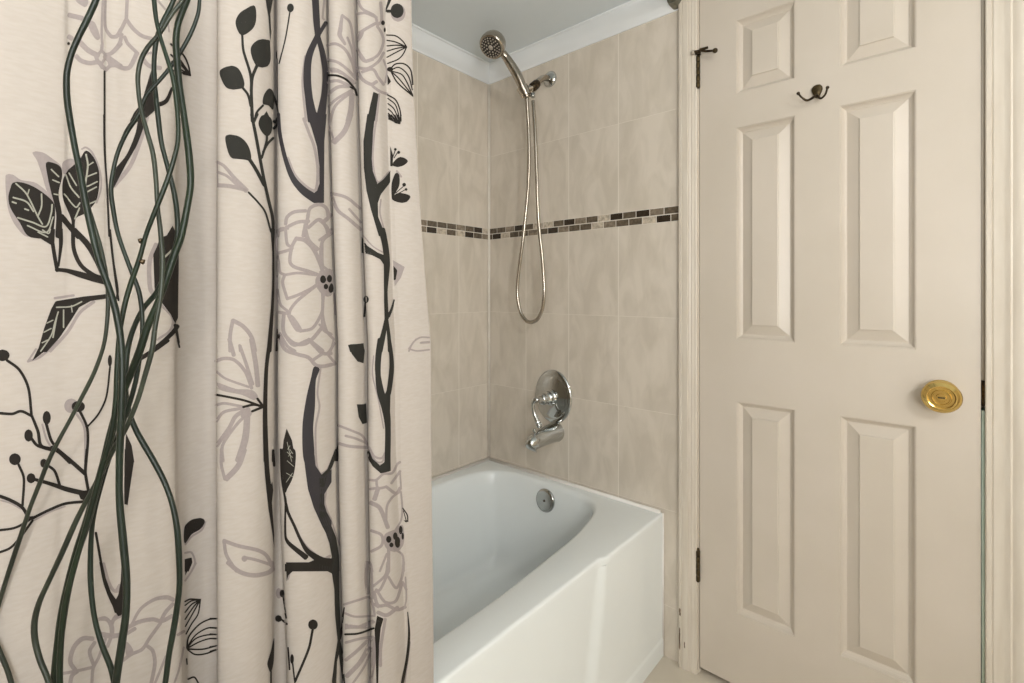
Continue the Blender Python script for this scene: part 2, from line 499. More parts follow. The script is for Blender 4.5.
for i in (1, 3):
    for j in (1, 3, 5):
        b = MB().mat('door')
        rings = [[(x, YF + d, z) for x, z in ((xs[i] + o_, zs[j] + o_), (xs[i + 1] - o_, zs[j] + o_), (xs[i + 1] - o_, zs[j + 1] - o_), (xs[i] + o_, zs[j + 1] - o_))] for o_, d in pp]
        b.loft(rings, True, False, True)
        o = b.build('raised_panel', door, recalc=False)
        bm = bmesh.new(); bm.from_mesh(o.data)
        bmesh.ops.recalc_face_normals(bm, faces=bm.faces)
        if sum(f.normal.y * f.calc_area() for f in bm.faces) > 0:
            bmesh.ops.reverse_faces(bm, faces=bm.faces)
        bm.to_mesh(o.data); bm.free()
# knob
kc = Vector((1.4302, 0, 0.9335))
b = MB().mat('brass'); b.smooth = True
b.lathe([(0.0, 0.0), (0.031, 0.0), (0.0325, 0.002), (0.031, 0.005), (0.024, 0.0075), (0.016, 0.009), (0.0125, 0.014), (0.0118, 0.022), (0.013, 0.026), (0.0, 0.026)], kc, (0, -1, 0), 40)
knob = sharp(b.build('door_knob', door), 50); knob['label'] = 'round polished brass door knob'
b = MB().mat('brass')
b.lathe([(0.0, 0.022), (0.013, 0.022), (0.019, 0.025), (0.029, 0.031), (0.0345, 0.038), (0.0352, 0.043), (0.0325, 0.048), (0.0275, 0.0515), (0.0255, 0.0535), (0.0245, 0.0548), (0.0232, 0.0545), (0.0222, 0.0515), (0.0175, 0.0515), (0.0165, 0.0540), (0.0148, 0.0540), (0.0140, 0.0518), (0.0092, 0.0518), (0.0084, 0.0535), (0.0, 0.0535)], kc, (0, -1, 0), 48)
g = sharp(b.build('knob_grip', knob), 40)
b = MB().mat('old_brass'); b.box(kc.x - 0.006, kc.x + 0.006, -0.0556, -0.0532, kc.z - 0.0014, kc.z + 0.0014)
b.build('turn_button', knob)
# hinges on the left edge
def hinge(px, y0, y1, parent):
    top, bot = at_y(px, y0, -0.007), at_y(px, y1, -0.007)
    x = 0.8815
    bm_ = MB().mat('old_brass'); bm_.smooth = True
    n = 5; L = (top.z - bot.z)
    for i in range(n):
        za, zb_ = bot.z + L * i / n + 0.0006, bot.z + L * (i + 1) / n - 0.0006
        bm_.lathe([(0.0, za), (0.0056, za), (0.0064, za + 0.0008), (0.0064, zb_ - 0.0008), (0.0056, zb_), (0.0, zb_)], (x, -0.0066, 0), (0, 0, 1), 14)
    bm_.lathe([(0.0030, bot.z - 0.002), (0.0030, top.z + 0.002), (0.0044, top.z + 0.0025), (0.0035, top.z + 0.006), (0.0, top.z + 0.0075)], (x, -0.0066, 0), (0, 0, 1), 14)
    bm_.box(x - 0.0012, x + 0.0025, -0.0035, 0.0025, bot.z, top.z)
    return sharp(bm_.build('hinge', parent), 45)
h1 = hinge(697, 56, 88, door)
h1['label'] = 'upper dark brass hinge with a bumper arm on top'
h2 = hinge(697, 550, 581, door)
h2['label'] = 'lower dark brass hinge'
# bumper stop riding on the upper hinge pin
top = at_y(697, 55.0, -0.007)
hub = Vector((0.8820, -0.0085, top.z + 0.002))
b = MB().mat('bronze'); b.smooth = True
b.lathe([(0.0, -0.004), (0.0085, -0.004), (0.0085, 0.004), (0.0, 0.004)], hub, (0, 0, 1), 16)
e1 = at_y(714.2, 50.6, -0.030); e2 = at_y(706, 51.2, -0.022); e0 = at_y(700, 50.2, -0.018); e3 = at_y(694.2, 51.8, -0.020)
b.tube([hub, e0, e2, e1], [0.0042, 0.0042, 0.0036, 0.0030], 10)
b.tube([e0 + Vector((0, 0, 0.002)), at_y(703, 48.8, -0.022), at_y(707.5, 47.6, -0.026)], 0.0038, 10)
b.tube([hub, e0, e3], 0.0034, 10)
st = sharp(b.build('bumper_arm', h1), 50)
b = MB().mat('old_brass'); b.smooth = True
d = (e1 - e2).normalized()
b.lathe([(0.0, 0.0), (0.0062, 0.001), (0.007, 0.006), (0.0055, 0.010), (0.0, 0.0115)], e1 - d * 0.002, (e1 - e2), 16)
b.build('bumper_tip', st) if False else b.build('bumper_pad', h1)
b = MB().mat('rubber'); b.smooth = True
dd = Vector((-1, 0.1, -0.1))
b.lathe([(0.0, -0.002), (0.0062, 0.0), (0.0066, 0.006), (0.005, 0.0085), (0.0, 0.0095)], e3 - Vector((0.000, 0, 0)), dd, 16)
b.build('bumper_pad', h1)['label'] = 'pale rubber bumper pad'
# double coat hook
def hk(px, py, y): return at_y(px, py, y)
b = MB().mat('old_brass'); b.smooth = True
pc = at_y(817.2, 91.0, 0)
outl = [(0.0, 0.0158), (0.0068, 0.0145), (0.0116, 0.009), (0.0124, 0.002), (0.0098, -0.006), (0.0066, -0.0125), (0.005, -0.017), (0.0, -0.019)]
full = outl + [(-x, z) for x, z in outl[-2:0:-1]]
b.loft([[(pc.x + x * k, -y, pc.z + z * k) for x, z in full] for k, y in ((1.0, 0.0), (1.0, 0.003), (0.93, 0.0055), (0.8, 0.007), (0.0005, 0.0075))])
hook = sharp(b.build('coat_hook', door), 50); hook['label'] = 'small antique brass double coat hook'
root = Vector((pc.x, -0.007, pc.z - 0.013))
for pts in ([(807.5, 100.4, -0.026), (801.5, 97.2, -0.036), (798.2, 93.4, -0.041)], [(820.8, 98.3, -0.018), (825.2, 94.5, -0.030), (827.5, 87.5, -0.040)]):
    b = MB().mat('bronze'); b.smooth = True
    P = catmull([root] + [hk(*q) for q in pts], 0.003)
    b.tube(P, [0.0034 - 0.0012 * i / (len(P) - 1) for i in range(len(P))], 10)
    b.sphere(P[-1], 0.0042)
    b.build('hook_arm', hook)

# ------------------------------------------------------------------ bathtub
RIM = 0.467
def smooth01(t):
    t = max(0.0, min(1.0, t)); return t * t * (3 - 2 * t)
def recess(y, z):
    """set-back centre field of the apron, its ends slanting"""
    e = -0.345 - 0.065 * (RIM - z) / 0.3
    a = smooth01((e - y) / 0.022) * smooth01((y - (-1.52 - e)) / 0.022)
    return 0.011 * a
half = [(.058, -.62), (.057, -.40), (.060, -.25), (.078, -.145), (.118, -.082), (.19, -.052), (.30, -.043), (.42, -.043), (.50, -.050), (.553, -.074), (.588, -.115), (.611, -.175), (.636, -.30), (.654, -.50), (.664, -.66)]
loop = half + [(x, -1.52 - y) for x, y in half[::-1]]
inner = catmull([(x, y, 0) for x, y in loop], 0.012, True)
N = len(inner); C = Vector((0.36, -0.76, 0))
X0, X1, Y0, Y1 = 0.003, 0.770, -1.519, -0.003
def to_rect(p):
    d = p - C
    ks = []
    if d.x > 1e-9: ks.append((X1 - C.x) / d.x)
    if d.x < -1e-9: ks.append((X0 - C.x) / d.x)
    if d.y > 1e-9: ks.append((Y1 - C.y) / d.y)
    if d.y < -1e-9: ks.append((Y0 - C.y) / d.y)
    return C + d * min(ks)
outer = [to_rect(p) for p in inner]
for cx_, cy_ in ((X0, Y0), (X0, Y1), (X1, Y0), (X1, Y1)):
    q = Vector((cx_, cy_, 0)); i = min(range(N), key=lambda k: (outer[k] - q).length)
    outer[i] = q
def inset(p, d, back=1.0):
    v = C - p
    e = Vector((v.x / 0.32, v.y / 0.72, 0))
    dirn = Vector((e.x * 0.32, e.y * 0.72, 0)).normalized()
    # move along the in-plane normal of the loop instead of straight at the centre
    return p + dirn * d
nrm = []
for i in range(N):
    t = inner[(i + 1) % N] - inner[i - 1]
    n_ = Vector((-t.y, t.x, 0)).normalized()
    if n_.dot(C - inner[i]) < 0: n_ = -n_
    nrm.append(n_)
def in_ring(d, z):
    return [(inner[i] + nrm[i] * d).to_tuple()[:2] + (z,) for i in range(N)]
def out_ring(z, grow):
    r = []
    for p in outer:
        x = p.x
        if p.x > X1 - 1e-4: x = X1 - recess(p.y, z) + grow
        r.append((x, p.y, z))
    return r
def mixr(a, b_, k, z): return [(p[0] * (1 - k) + q[0] * k, p[1] * (1 - k) + q[1] * k, z) for p, q in zip(a, b_)]
b = MB().mat('enamel'); b.smooth = True
lip = [out_ring(RIM - 0.020, 0.0), out_ring(RIM - 0.0075, 0.0004), out_ring(RIM - 0.003, -0.0006), out_ring(RIM - 0.0008, -0.003), out_ring(RIM, -0.008)]
deck_o = lip[-1]; deck_i = in_ring(-0.010, RIM - 0.002)
rings = lip + [mixr(deck_o, deck_i, 0.5, RIM - 0.0005), deck_i, in_ring(-0.004, RIM - 0.0035), in_ring(0.002, RIM - 0.009), in_ring(0.007, RIM - 0.02), in_ring(0.014, RIM - 0.06), in_ring(0.030, RIM - 0.16), in_ring(0.046, RIM - 0.25), in_ring(0.058, RIM - 0.295)]
last = rings[-1]
for kx, ky, dz in ((0.965, 0.982, .322), (0.90, 0.955, .338), (0.80, 0.91, .346), (0.65, 0.80, .350), (0.45, 0.6, .353), (0.25, 0.35, .355), (0.06, 0.1, .356)):
    rings.append([(C.x + (x - C.x) * kx, C.y + (y - C.y) * ky, RIM - dz) for x, y, z in last])
b.loft(rings, True, False, True)
# apron
ys = [Y0 + (Y1 - Y0) * i / 300 for i in range(301)]
zz = [RIM - 0.020, RIM - 0.030, 0.40, 0.34, 0.28, 0.22, 0.16, 0.10, 0.080, 0.074, 0.069, 0.064, 0.03, FLOOR_Z + 0.001]
base = len(b.v)
for z in zz:
    for y in ys:
        x = X1 - recess(y, z) * smooth01((z - 0.064) / 0.022) + 0.0022 * smooth01((0.076 - z) / 0.010)
        b.v.append((x, y, z))
for i in range(len(zz) - 1):
    for j in range(300):
        a = base + i * 301 + j
        b.face((a, a + 1, a + 302, a + 301))
b.smooth = False
for y in (Y0, Y1):
    b.face([b.vert(p) for p in ((X0, y, RIM - 0.02), (X1, y, RIM - 0.02), (X1, y, FLOOR_Z + 0.001), (X0, y, FLOOR_Z + 0.001))])
b.face([b.vert(p) for p in ((X0, Y0, RIM - 0.02), (X0, Y1, RIM - 0.02), (X0, Y1, FLOOR_Z + 0.001), (X0, Y0, FLOOR_Z + 0.001))])
tub_root = thing('bathtub', 'white enamel alcove bathtub below the shower, beside the panelled door', 'bathtub', (0.385, -0.76, 0))
tub = sharp(b.build('tub_shell', tub_root, recalc=False), 50)
bm = bmesh.new(); bm.from_mesh(tub.data); bmesh.ops.remove_doubles(bm, verts=bm.verts, dist=2e-4); bmesh.ops.recalc_face_normals(bm, faces=bm.faces); bm.to_mesh(tub.data); bm.free()
# sealant between tub and tiles
for pts, nm in (([(0.0082, -1.512), (0.0082, -0.0082), (0.762, -0.0082)], 'sealant_bead'),):
    b = MB().mat('caulk'); b.smooth = True
    b.tube([(x, y, RIM + 0.0005) for x, y in pts[:2]], 0.0080, 10); b.tube([(x, y, RIM + 0.0005) for x, y in pts[1:]], 0.0080, 10)
    b.tube([(0.7705, -0.0040, FLOOR_Z), (0.7705, -0.0040, RIM)], 0.0032, 8)
    b.build(nm, tub_root)['label'] = 'off-white sealant bead along the tiles'
# overflow plate
oc = at_y(545, 500.5, -0.062)
b = MB().mat('chrome'); b.smooth = True
ax = Vector((0, -1, 0.12)).normalized()
b.lathe([(0.0, -0.012), (0.036, -0.012), (0.0405, -0.006), (0.0410, 0.0), (0.0390, 0.003), (0.032, 0.0045), (0.010, 0.0056), (0.0, 0.0056)], oc, ax, 36)
ov = sharp(b.build('overflow_plate', tub_root), 50)
b = MB().mat('bronze'); b.smooth = True
b.lathe([(0.0, 0.004), (0.0045, 0.004), (0.0042, 0.0072), (0.0, 0.0076)], oc, ax, 14)
b.build('screw', ov)

# ------------------------------------------------------------------ tub filler and valve
pc = at_y(554.0, 396.2, 0)
valve = thing('shower_valve', 'chrome oval mixer valve with one curved lever above the tub spout', 'valve', pc)
b = MB().mat('chrome'); b.smooth = True
b.lathe([(0.0, 0.0005), (0.097, 0.0005), (0.0995, 0.003), (0.099, 0.006), (0.093, 0.0095), (0.082, 0.011), (0.076, 0.0112), (0.073, 0.0125), (0.066, 0.0150), (0.040, 0.021), (0.030, 0.022), (0.0, 0.022)], pc, (0, -1, 0), 64, sx=0.84, up=(0, 0, 1))
sharp(b.build('escutcheon', valve), 50)
b = MB().mat('chrome'); b.smooth = True
b.lathe([(0.0, 0.018), (0.031, 0.018), (0.031, 0.024), (0.024, 0.028), (0.021, 0.034), (0.0235, 0.040), (0.0235, 0.046), (0.018, 0.050), (0.0165, 0.062), (0.0205, 0.066), (0.0215, 0.074), (0.0185, 0.080), (0.013, 0.083), (0.012, 0.094), (0.0095, 0.099), (0.0, 0.100)], pc, (0, -1, 0), 32)
sharp(b.build('valve_stem', valve), 50)
b = MB().mat('chrome'); b.smooth = True
q = pc + Vector((0, -0.089, 0))
P = catmull([q, q + Vector((-0.010, -0.010, 0.001)), q + Vector((-0.018, -0.014, -0.012)), q + Vector((-0.016, -0.012, -0.042)), q + Vector((-0.002, -0.008, -0.078)), q + Vector((0.003, -0.006, -0.088))], 0.004)
n_ = len(P)
b.tube(P, [0.0098 - 0.0030 * math.sin(PI * min(1, i / (n_ * 0.85))) for i in range(n_)], 14)
b.sphere(P[-1], 0.0122, 14, 10)
b.build('lever', valve)
pc2 = at_y(556.5, 431.5, 0)
sp = thing('tub_spout', 'chrome tub spout with a lift-up diverter knob, below the valve', 'spout', pc2)
b = MB().mat('chrome'); b.smooth = True
def ring(c, rx, rz, tilt=0.0, n=28):
    return [Vector((c.x + rx * math.cos(2 * PI * k / n), c.y - tilt * rz * math.sin(2 * PI * k / n), c.z + rz * math.sin(2 * PI * k / n))) for k in range(n)]
def sc(y, dz): return pc2 + Vector((-0.05 * y, -y * 1.12, dz * 0.9))
b.loft([ring(sc(0.0005, 0), .036, .036), ring(sc(0.006, 0), .0375, .0375), ring(sc(0.010, 0), .0365, .0365), ring(sc(0.020, 0), .0350, .0350), ring(sc(0.045, -0.001), .0345, .0340), ring(sc(0.075, -0.004), .0325, .0318), ring(sc(0.100, -0.009), .0295, .0290, .12), ring(sc(0.118, -0.015), .0260, .0255, .40), ring(sc(0.128, -0.024), .0215, .0200, .9), ring(sc(0.128, -0.034), .0200, .0150, 1.3), ring(sc(0.124, -0.042), .0192, .0118, 1.6)])
sharp(b.build('spout_body', sp), 60)
b = MB().mat('chrome'); b.smooth = True
b.lathe([(0.0, -0.004), (0.0035, 0.0), (0.0032, 0.012), (0.0065, 0.0135), (0.0075, 0.018), (0.0055, 0.0225), (0.0, 0.024)], sc(0.108, 0.014), (0, -0.25, 1), 18)
sharp(b.build('diverter_knob', sp), 50)

# ------------------------------------------------------------------ shower arm and hand shower
fl = at_y(550.5, 79.5, 0)
arm = thing('shower_pipe', 'short bent chrome shower pipe with round wall flange under the crown moulding', 'shower pipe', fl)
b = MB().mat('chrome'); b.smooth = True
b.lathe([(0.0, 0.0005), (0.029, 0.0005), (0.030, 0.004), (0.026, 0.010), (0.017, 0.015), (0.0125, 0.017), (0.0, 0.017)], fl, (0, -1, 0), 32)
sharp(b.build('wall_flange', arm), 50)
tip = at_y(534.3, 86.0, -0.098)
b = MB().mat('nickel'); b.smooth = True
P = catmull([fl + Vector((0, -0.008, 0)), at_y(545.0, 78.0, -0.036), at_y(540.5, 79.6, -0.064), tip], 0.006)
b.tube(P, 0.0112, 16)
b.build('arm_pipe', arm)
ax = (at_y(528.5, 91.0, -0.122) - tip).normalized()
b = MB().mat('bronze'); b.smooth = True
b.lathe([(0.0, -0.020), (0.0140, -0.020), (0.0165, -0.012), (0.0168, 0.010), (0.0145, 0.015), (0.0, 0.015)], tip, ax, 20)
sharp(b.build('coupling', arm), 50)
hb = at_y(523.8, 90.5, -0.132)                      # where the handle sits in its cradle
hd = at_y(492.2, 45.6, -0.245)                      # head centre
nv = Vector((0.067, -0.62, -0.78)).normalized()     # spray direction
yy = -0.15
while yy > -0.26 and (at_y(506.5, 58.0, yy) - hd).dot(nv) < -0.020: yy -= 0.001
neck = at_y(506.5, 58.0, yy)
hdir = (neck - hb).normalized()
b = MB().mat('nickel'); b.smooth = True
b.lathe([(0.0140, -0.020), (0.0190, -0.020), (0.0215, 0.014), (0.0165, 0.014), (0.0140, -0.020)], hb, hdir, 24)
b.tube([tip + ax * 0.012, hb - (hb - tip).normalized() * 0.012], 0.011, 14)
sharp(b.build('cradle', arm), 50)
outl_p = at_y(532.8, 96.5, -0.112)
b = MB().mat('chrome'); b.smooth = True
b.lathe([(0.0, 0.0), (0.008, 0.0), (0.009, 0.012), (0.007, 0.016), (0.0, 0.016)], outl_p + Vector((0, 0, 0.012)), (0, 0, -1), 18)
b.build('hose_outlet', arm)
hs = thing('hand_shower', 'chrome hand shower on a looping metal hose, resting in its wall cradle', 'hand shower', hb)
back = hd - nv * 0.020
b = MB().mat('nickel'); b.smooth = True
low = hb - hdir * 0.030
P = catmull([low, hb, hb + (neck - hb) * 0.5 + Vector((0.006, 0.005, -0.004)), neck, neck + (back - neck) * 0.55], 0.006)
n_ = len(P)
b.tube(P, [0.0112 + 0.0058 * math.sin(PI * min(1.0, i / (n_ - 1) * 1.0)) ** 0.9 if i < n_ - 1 else 0.012 for i in range(n_)], 18)
b.build('handle', hs)
b = MB().mat('nickel'); b.smooth = True
b.lathe([(0.0, -0.044), (0.018, -0.043), (0.030, -0.039), (0.0395, -0.030), (0.0445, -0.016), (0.0460, 0.0), (0.0450, 0.007), (0.0415, 0.011), (0.038, 0.0115), (0.0, 0.0115)], hd, nv, 40)
head = sharp(b.build('shower_head', hs), 50)
b = MB().mat('spray_black'); b.smooth = True
b.lathe([(0.0, 0.0112), (0.0372, 0.0112), (0.0368, 0.0132), (0.034, 0.0140), (0.0, 0.0143)], hd, nv, 36)
u = nv.orthogonal().normalized(); w = nv.cross(u)
face = sharp(b.build('spray_face', head), 50)
b = MB().mat('rubber'); b.smooth = True
for r_, k_, s_ in ((0.0325, 20, 0.0027), (0.0245, 14, 0.0027), (0.0160, 8, 0.0034)):
    for i in range(k_):
        a = 2 * PI * i / k_
        b.lathe([(0.0, 0.0138), (s_, 0.0138), (s_ * 0.7, 0.0162), (0.0, 0.0164)], hd + (u * math.cos(a) + w * math.sin(a)) * r_, nv, 8)
b.lathe([(0.0, 0.0138), (0.009, 0.0138), (0.0085, 0.0158), (0.0, 0.0164)], hd, nv, 20)
noz = b.build('nozzles', head); noz.name = 'nozzle_ring'
hosepts = [(526.8, 99, -0.126), (528.6, 130, -0.112), (528.6, 180, -0.105), (523.5, 235, -0.10), (518.3, 275, -0.095), (517.4, 295, -0.092), (520.5, 312, -0.09), (526.0, 320.5, -0.088), (531.5, 322.2, -0.087), (537.5, 319.0, -0.088), (542.5, 308, -0.09), (544.2, 290, -0.092), (542.6, 262, -0.095), (538.5, 220, -0.098), (536.6, 170, -0.102), (535.0, 130, -0.107), (533.0, 101, -0.112)]
P = catmull([low] + [at_y(*q) for q in hosepts], 0.0022)
b = MB().mat('nickel'); b.smooth = True
b.tube(P, [0.0066 + 0.0006 * (1 if (i // 1) % 2 else -1) for i in range(len(P))], 12)
b.build('hose', hs)

# ------------------------------------------------------------------ curtain rod
RODX, RODZ = 0.815, 2.068
rod = thing('curtain_rod', 'grey shower curtain rod end meeting the tiles beside the door casing', 'curtain rod', (RODX, -0.76, RODZ))
b = MB().mat('rod'); b.smooth = True
b.lathe([(0.0135, 0.02), (0.0135, 1.50)], (RODX, 0, RODZ), (0, -1, 0), 24)
sharp(b.build('rod_tube', rod), 50)
for y, s in ((-0.0005, -1), (-1.5215, 1)):
    b = MB().mat('rod'); b.smooth = True
    b.lathe([(0.0, 0.0), (0.0245, 0.0), (0.0250, 0.006), (0.0225, 0.012), (0.0200, 0.030), (0.0185, 0.034), (0.0, 0.034)], (RODX, y, RODZ), (0, s, 0), 28)
    sharp(b.build('end_flange', rod), 50)

# ------------------------------------------------------------------ shower curtain
# plan of the gathered curtain: (pixel column at the top, middle and bottom of the photo, X of the cloth)
FOLD = [(-150, -150, -150, 0.822), (-95, -95, -95, 0.838), (-40, -40, -40, 0.834), (15, 15, 15, 0.842), (50, 50, 50, 0.843), (63, 62, 60, 0.838), (69, 68, 66, 0.835), (78, 78, 76, 0.8345), (93, 93, 93, 0.836), (103, 103, 103, 0.835), (107, 107, 107, 0.8335), (116, 116, 116, 0.834), (135, 135, 135, 0.841), (160, 160, 164, 0.8405), (174, 173, 180, 0.8346), (180, 178, 185, 0.8205), (189, 188, 190, 0.809), (203, 203, 203, 0.8032), (215, 215, 215, 0.8054), (224, 224, 224, 0.8111), (222, 222, 222, 0.8212), (217, 216, 217, 0.8306), (221, 221, 221, 0.8405), (238, 238, 238, 0.8481), (257, 256, 255, 0.8473), (268, 267, 266, 0.8388), (273, 273, 271, 0.8277), (275, 276, 274, 0.8147), (277, 278, 281, 0.809), (281, 282, 291, 0.8133), (277, 278, 287, 0.8255), (285, 287, 294, 0.8371), (301, 304, 311, 0.8439), (317, 324, 329, 0.8371), (325, 334, 339, 0.8248), (327, 337, 342, 0.8133), (331, 342, 347, 0.8111), (328, 338, 343, 0.8219), (335, 345, 350, 0.8328), (346, 355, 360, 0.8346), (353, 363, 367, 0.8248), (356, 366, 369, 0.8147), (360, 371, 375, 0.8118), (357, 368, 371, 0.8219), (365, 375, 379, 0.8328), (377, 387, 395, 0.8337), (385, 395, 405, 0.8234), (387, 397, 408, 0.8235), (391, 401, 413, 0.8235), (390, 400, 411, 0.8235), (398, 411, 420, 0.8262), (405, 421, 428, 0.827), (411, 431, 433.5, 0.8248), (409, 428, 431, 0.8235)]
SUB = 8
def g_mid(py):
    k = [(0, 0), (60, .05), (120, .16), (230, .52), (300, .80), (341, 1.0)]
    if py <= 0: return 0.0
    for (a, va), (b_, vb) in zip(k, k[1:]):
        if py <= b_: return va + (vb - va) * (py - a) / (b_ - a)
    return 1.0
def curtain_row(z):
    pts = []
    for t_, m_, b_, X in FOLD:
        dep = 0.43 + (0.80 - 0.43) * max(-0.4, m_) / 433
        py = max(-40, min(720, HY + FPX * (CZ - z) / dep))
        px = t_ + (m_ - t_) * g_mid(py) if py <= 341 else m_ + (b_ - m_) * smooth01((py - 400) / 260)
        if 60 <= t_ <= 120: X = X + (0.8405 - X) * 0.85 * smooth01((py - 150) / 200)
        wob = 0.004 * math.sin(z * 2.3 + m_ * 0.02) if -200 < m_ < 60 else 0.0
        d = ray(px, HY)
        k = (X + wob - CX) / d.x
        pts.append((X + wob, CY + d.y * k, z))
    out = []
    n = len(pts); V = [Vector(p) for p in pts]
    for i in range(n - 1):
        p0 = V[i - 1] if i else V[0]; p1 = V[i]; p2 = V[i + 1]; p3 = V[i + 2] if i + 2 < n else V[-1]
        m1, m2 = (p2 - p0) * 0.5, (p3 - p1) * 0.5
        L = (p2 - p1).length * 1.3
        if m1.length > L: m1 *= L / m1.length
        if m2.length > L: m2 *= L / m2.length
        for j in range(SUB):
            t = j / SUB; t2 = t * t; t3 = t2 * t
            out.append(p1 * (2 * t3 - 3 * t2 + 1) + m1 * (t3 - 2 * t2 + t) + p2 * (3 * t2 - 2 * t3) + m2 * (t3 - t2))
    out.append(V[-1])
    return out
ZT, ZB, NZ = 2.040, 0.12, 120
cloth = MB().mat('cloth'); cloth.smooth = True
rows = [curtain_row(ZT + (ZB - ZT) * i / NZ) for i in range(NZ + 1)]
cloth.loft(rows, False, False, False)
# every quad as two triangles for the ray casts that lay the print on the cloth
bvh = BVHTree.FromPolygons([Vector(v) for v in cloth.v], cloth.f)
EYE = Vector((CX, CY, CZ))
def on_cloth(px, py, lift):
    d = ray(px, py); d.normalize()
    hit, nrm_, idx, dist = bvh.ray_cast(EYE, d, 1.6)
    if hit is None: return None
    if nrm_.dot(d) > 0: nrm_ = -nrm_
    return hit + nrm_ * lift
ORG = {'a': 0, 'b': 100, 'c': 210, 'd': 320}
ROW = [0, 115, 230, 340, 450, 563]
SC = 683 / 120.0
def unl(key, pts):
    ox, oy = ORG[key[0]], ROW[int(key[1])]
    return [(ox + x / SC, oy + y / SC) for x, y in pts]
LIFT = {'ink_grey': 0.00025, 'ink_dark': 0.0005, 'ink_slate': 0.0005, 'ink_leaf': 0.0005, 'ink_vein': 0.00075}
def add_quads(grid):
    """grid of cloth points (None where the ray misses): skip faces bridging from fold to fold"""
    ids = [[None if p is None else cloth.vert(p) for p in r] for r in grid]
    for i in range(len(grid) - 1):
        for j in range(len(grid[0]) - 1):
            q = [(i, j), (i, j + 1), (i + 1, j + 1), (i + 1, j)]
            P = [grid[a][c] for a, c in q]
            if any(p is None for p in P): continue
            if max((P[a] - P[(a + 1) % 4]).length for a in range(4)) > 0.022: continue
            cloth.face([ids[a][c] for a, c in q])
def stroke(key, ink_, pts, w):
    """brush line; w (local units) a number or one per point"""
    P = unl(key, pts)
    W = [w / SC] * len(P) if not isinstance(w, (list, tuple)) else [v / SC for v in w]
    P, W = catmull([(x, y, 0) for x, y in P], 1.0, False, W)
    n = len(P)
    if n < 2: return
    cloth.mat(ink_)
    grid = []
    e0 = (P[0] - P[1]).normalized() * min(W[0] * 0.35, 1.2); e1 = (P[-1] - P[-2]).normalized() * min(W[-1] * 0.35, 1.2)
    P = [P[0] + e0] + P + [P[-1] + e1]; W = [W[0] * 0.55] + W + [W[-1] * 0.55]
    for i in range(len(P)):
        t = (P[min(i + 1, len(P) - 1)] - P[max(i - 1, 0)])
        if t.length < 1e-6: continue
        t.normalize(); nn = Vector((-t.y, t.x, 0))
        k = max(2, 1 + int(max(W) / 2.5))
        row = []
        for j in range(k + 1):
            q = P[i] + nn * W[i] * (j / k - 0.5)
            row.append(on_cloth(q.x, q.y, LIFT[ink_]))
        grid.append(row)
    add_quads(grid)
def fill(key, ink_, pts, soft=True):
    """filled shape, laid on the cloth in thin strips"""
    P = unl(key, pts)
    if soft:
        P = [(p.x, p.y) for p in catmull([(x, y, 0) for x, y in P], 1.5, True)]
    cloth.mat(ink_)
    ylo, yhi = min(p[1] for p in P), max(p[1] for p in P)
    n = max(2, int(math.ceil((yhi - ylo) / 0.9)))
    h = (yhi - ylo) / n
    def spans(y):
        xs_ = []
        for i in range(len(P)):
            (x0, y0), (x1, y1) = P[i], P[(i + 1) % len(P)]
            if (y0 <= y) != (y1 <= y): xs_.append(x0 + (x1 - x0) * (y - y0) / (y1 - y0))
        xs_.sort()
        return [(xs_[i], xs_[i + 1]) for i in range(0, len(xs_) - 1, 2)]
    for i in range(n):
        ya, yb_ = ylo + h * i, ylo + h * (i + 1)
        A, B = spans(ya + h * 0.02), spans(yb_ - h * 0.02)
        if len(A) != len(B):
            A = B = spans((ya + yb_) / 2)
        for (a0, a1), (b0, b1) in zip(A, B):
            k = max(1, int(max(a1 - a0, b1 - b0) / 2.5) + 1)
            add_quads([[on_cloth(a0 + (a1 - a0) * j / k, ya, LIFT[ink_]) for j in range(k + 1)],
                       [on_cloth(b0 + (b1 - b0) * j / k, yb_, LIFT[ink_]) for j in range(k + 1)]])
def oval(key, ink_, cx_, cy_, rx_, ry_):
    fill(key, ink_, [(cx_ + rx_ * math.cos(2 * PI * i / 14), cy_ + ry_ * math.sin(2 * PI * i / 14)) for i in range(14)])
G, D, S, V_, L_ = 'ink_grey', 'ink_dark', 'ink_slate', 'ink_vein', 'ink_leaf'
def run(key, ink_, items):
    for pts, w in items:
        if w == 'fill': fill(key, ink_, pts)
        elif w == 'poly': fill(key, ink_, pts, False)
        else: stroke(key, ink_, pts, w)
# the printed pattern, panel by panel
run('a0', G, [([(430, 0), (500, 0), (490, 40), (460, 30)], 'fill'), ([(390, 85), (430, 95), (470, 105)], 28),
  ([(505, 115), (540, 130), (570, 215), (550, 228), (520, 190), (500, 140)], 'fill'), ([(388, 208), (410, 220)], 28), ([(450, 235), (500, 285), (560, 318)], 30),
  ([(432, 318), (460, 345), (510, 360), (560, 355), (585, 385)], 26), ([(545, 320), (560, 355), (600, 395)], 22), ([(545, 320), (575, 290), (580, 255)], 18),
  ([(580, 290), (600, 320), (580, 360)], 16), ([(585, 0), (580, 100), (578, 200), (582, 260)], 14), ([(600, 0), (598, 150), (630, 205), (665, 205), (690, 165)], [14, 18, 22, 22, 22]),
  ([(600, 315), (640, 300), (690, 250)], 22), ([(600, 315), (640, 345), (690, 380)], 28), ([(600, 400), (630, 375), (690, 375)], 22), ([(610, 330), (625, 380)], 12)])
run('a0', D, [([(593, 405), (593, 690)], 10)])
oval('a0', D, 388, 248, 9, 9)
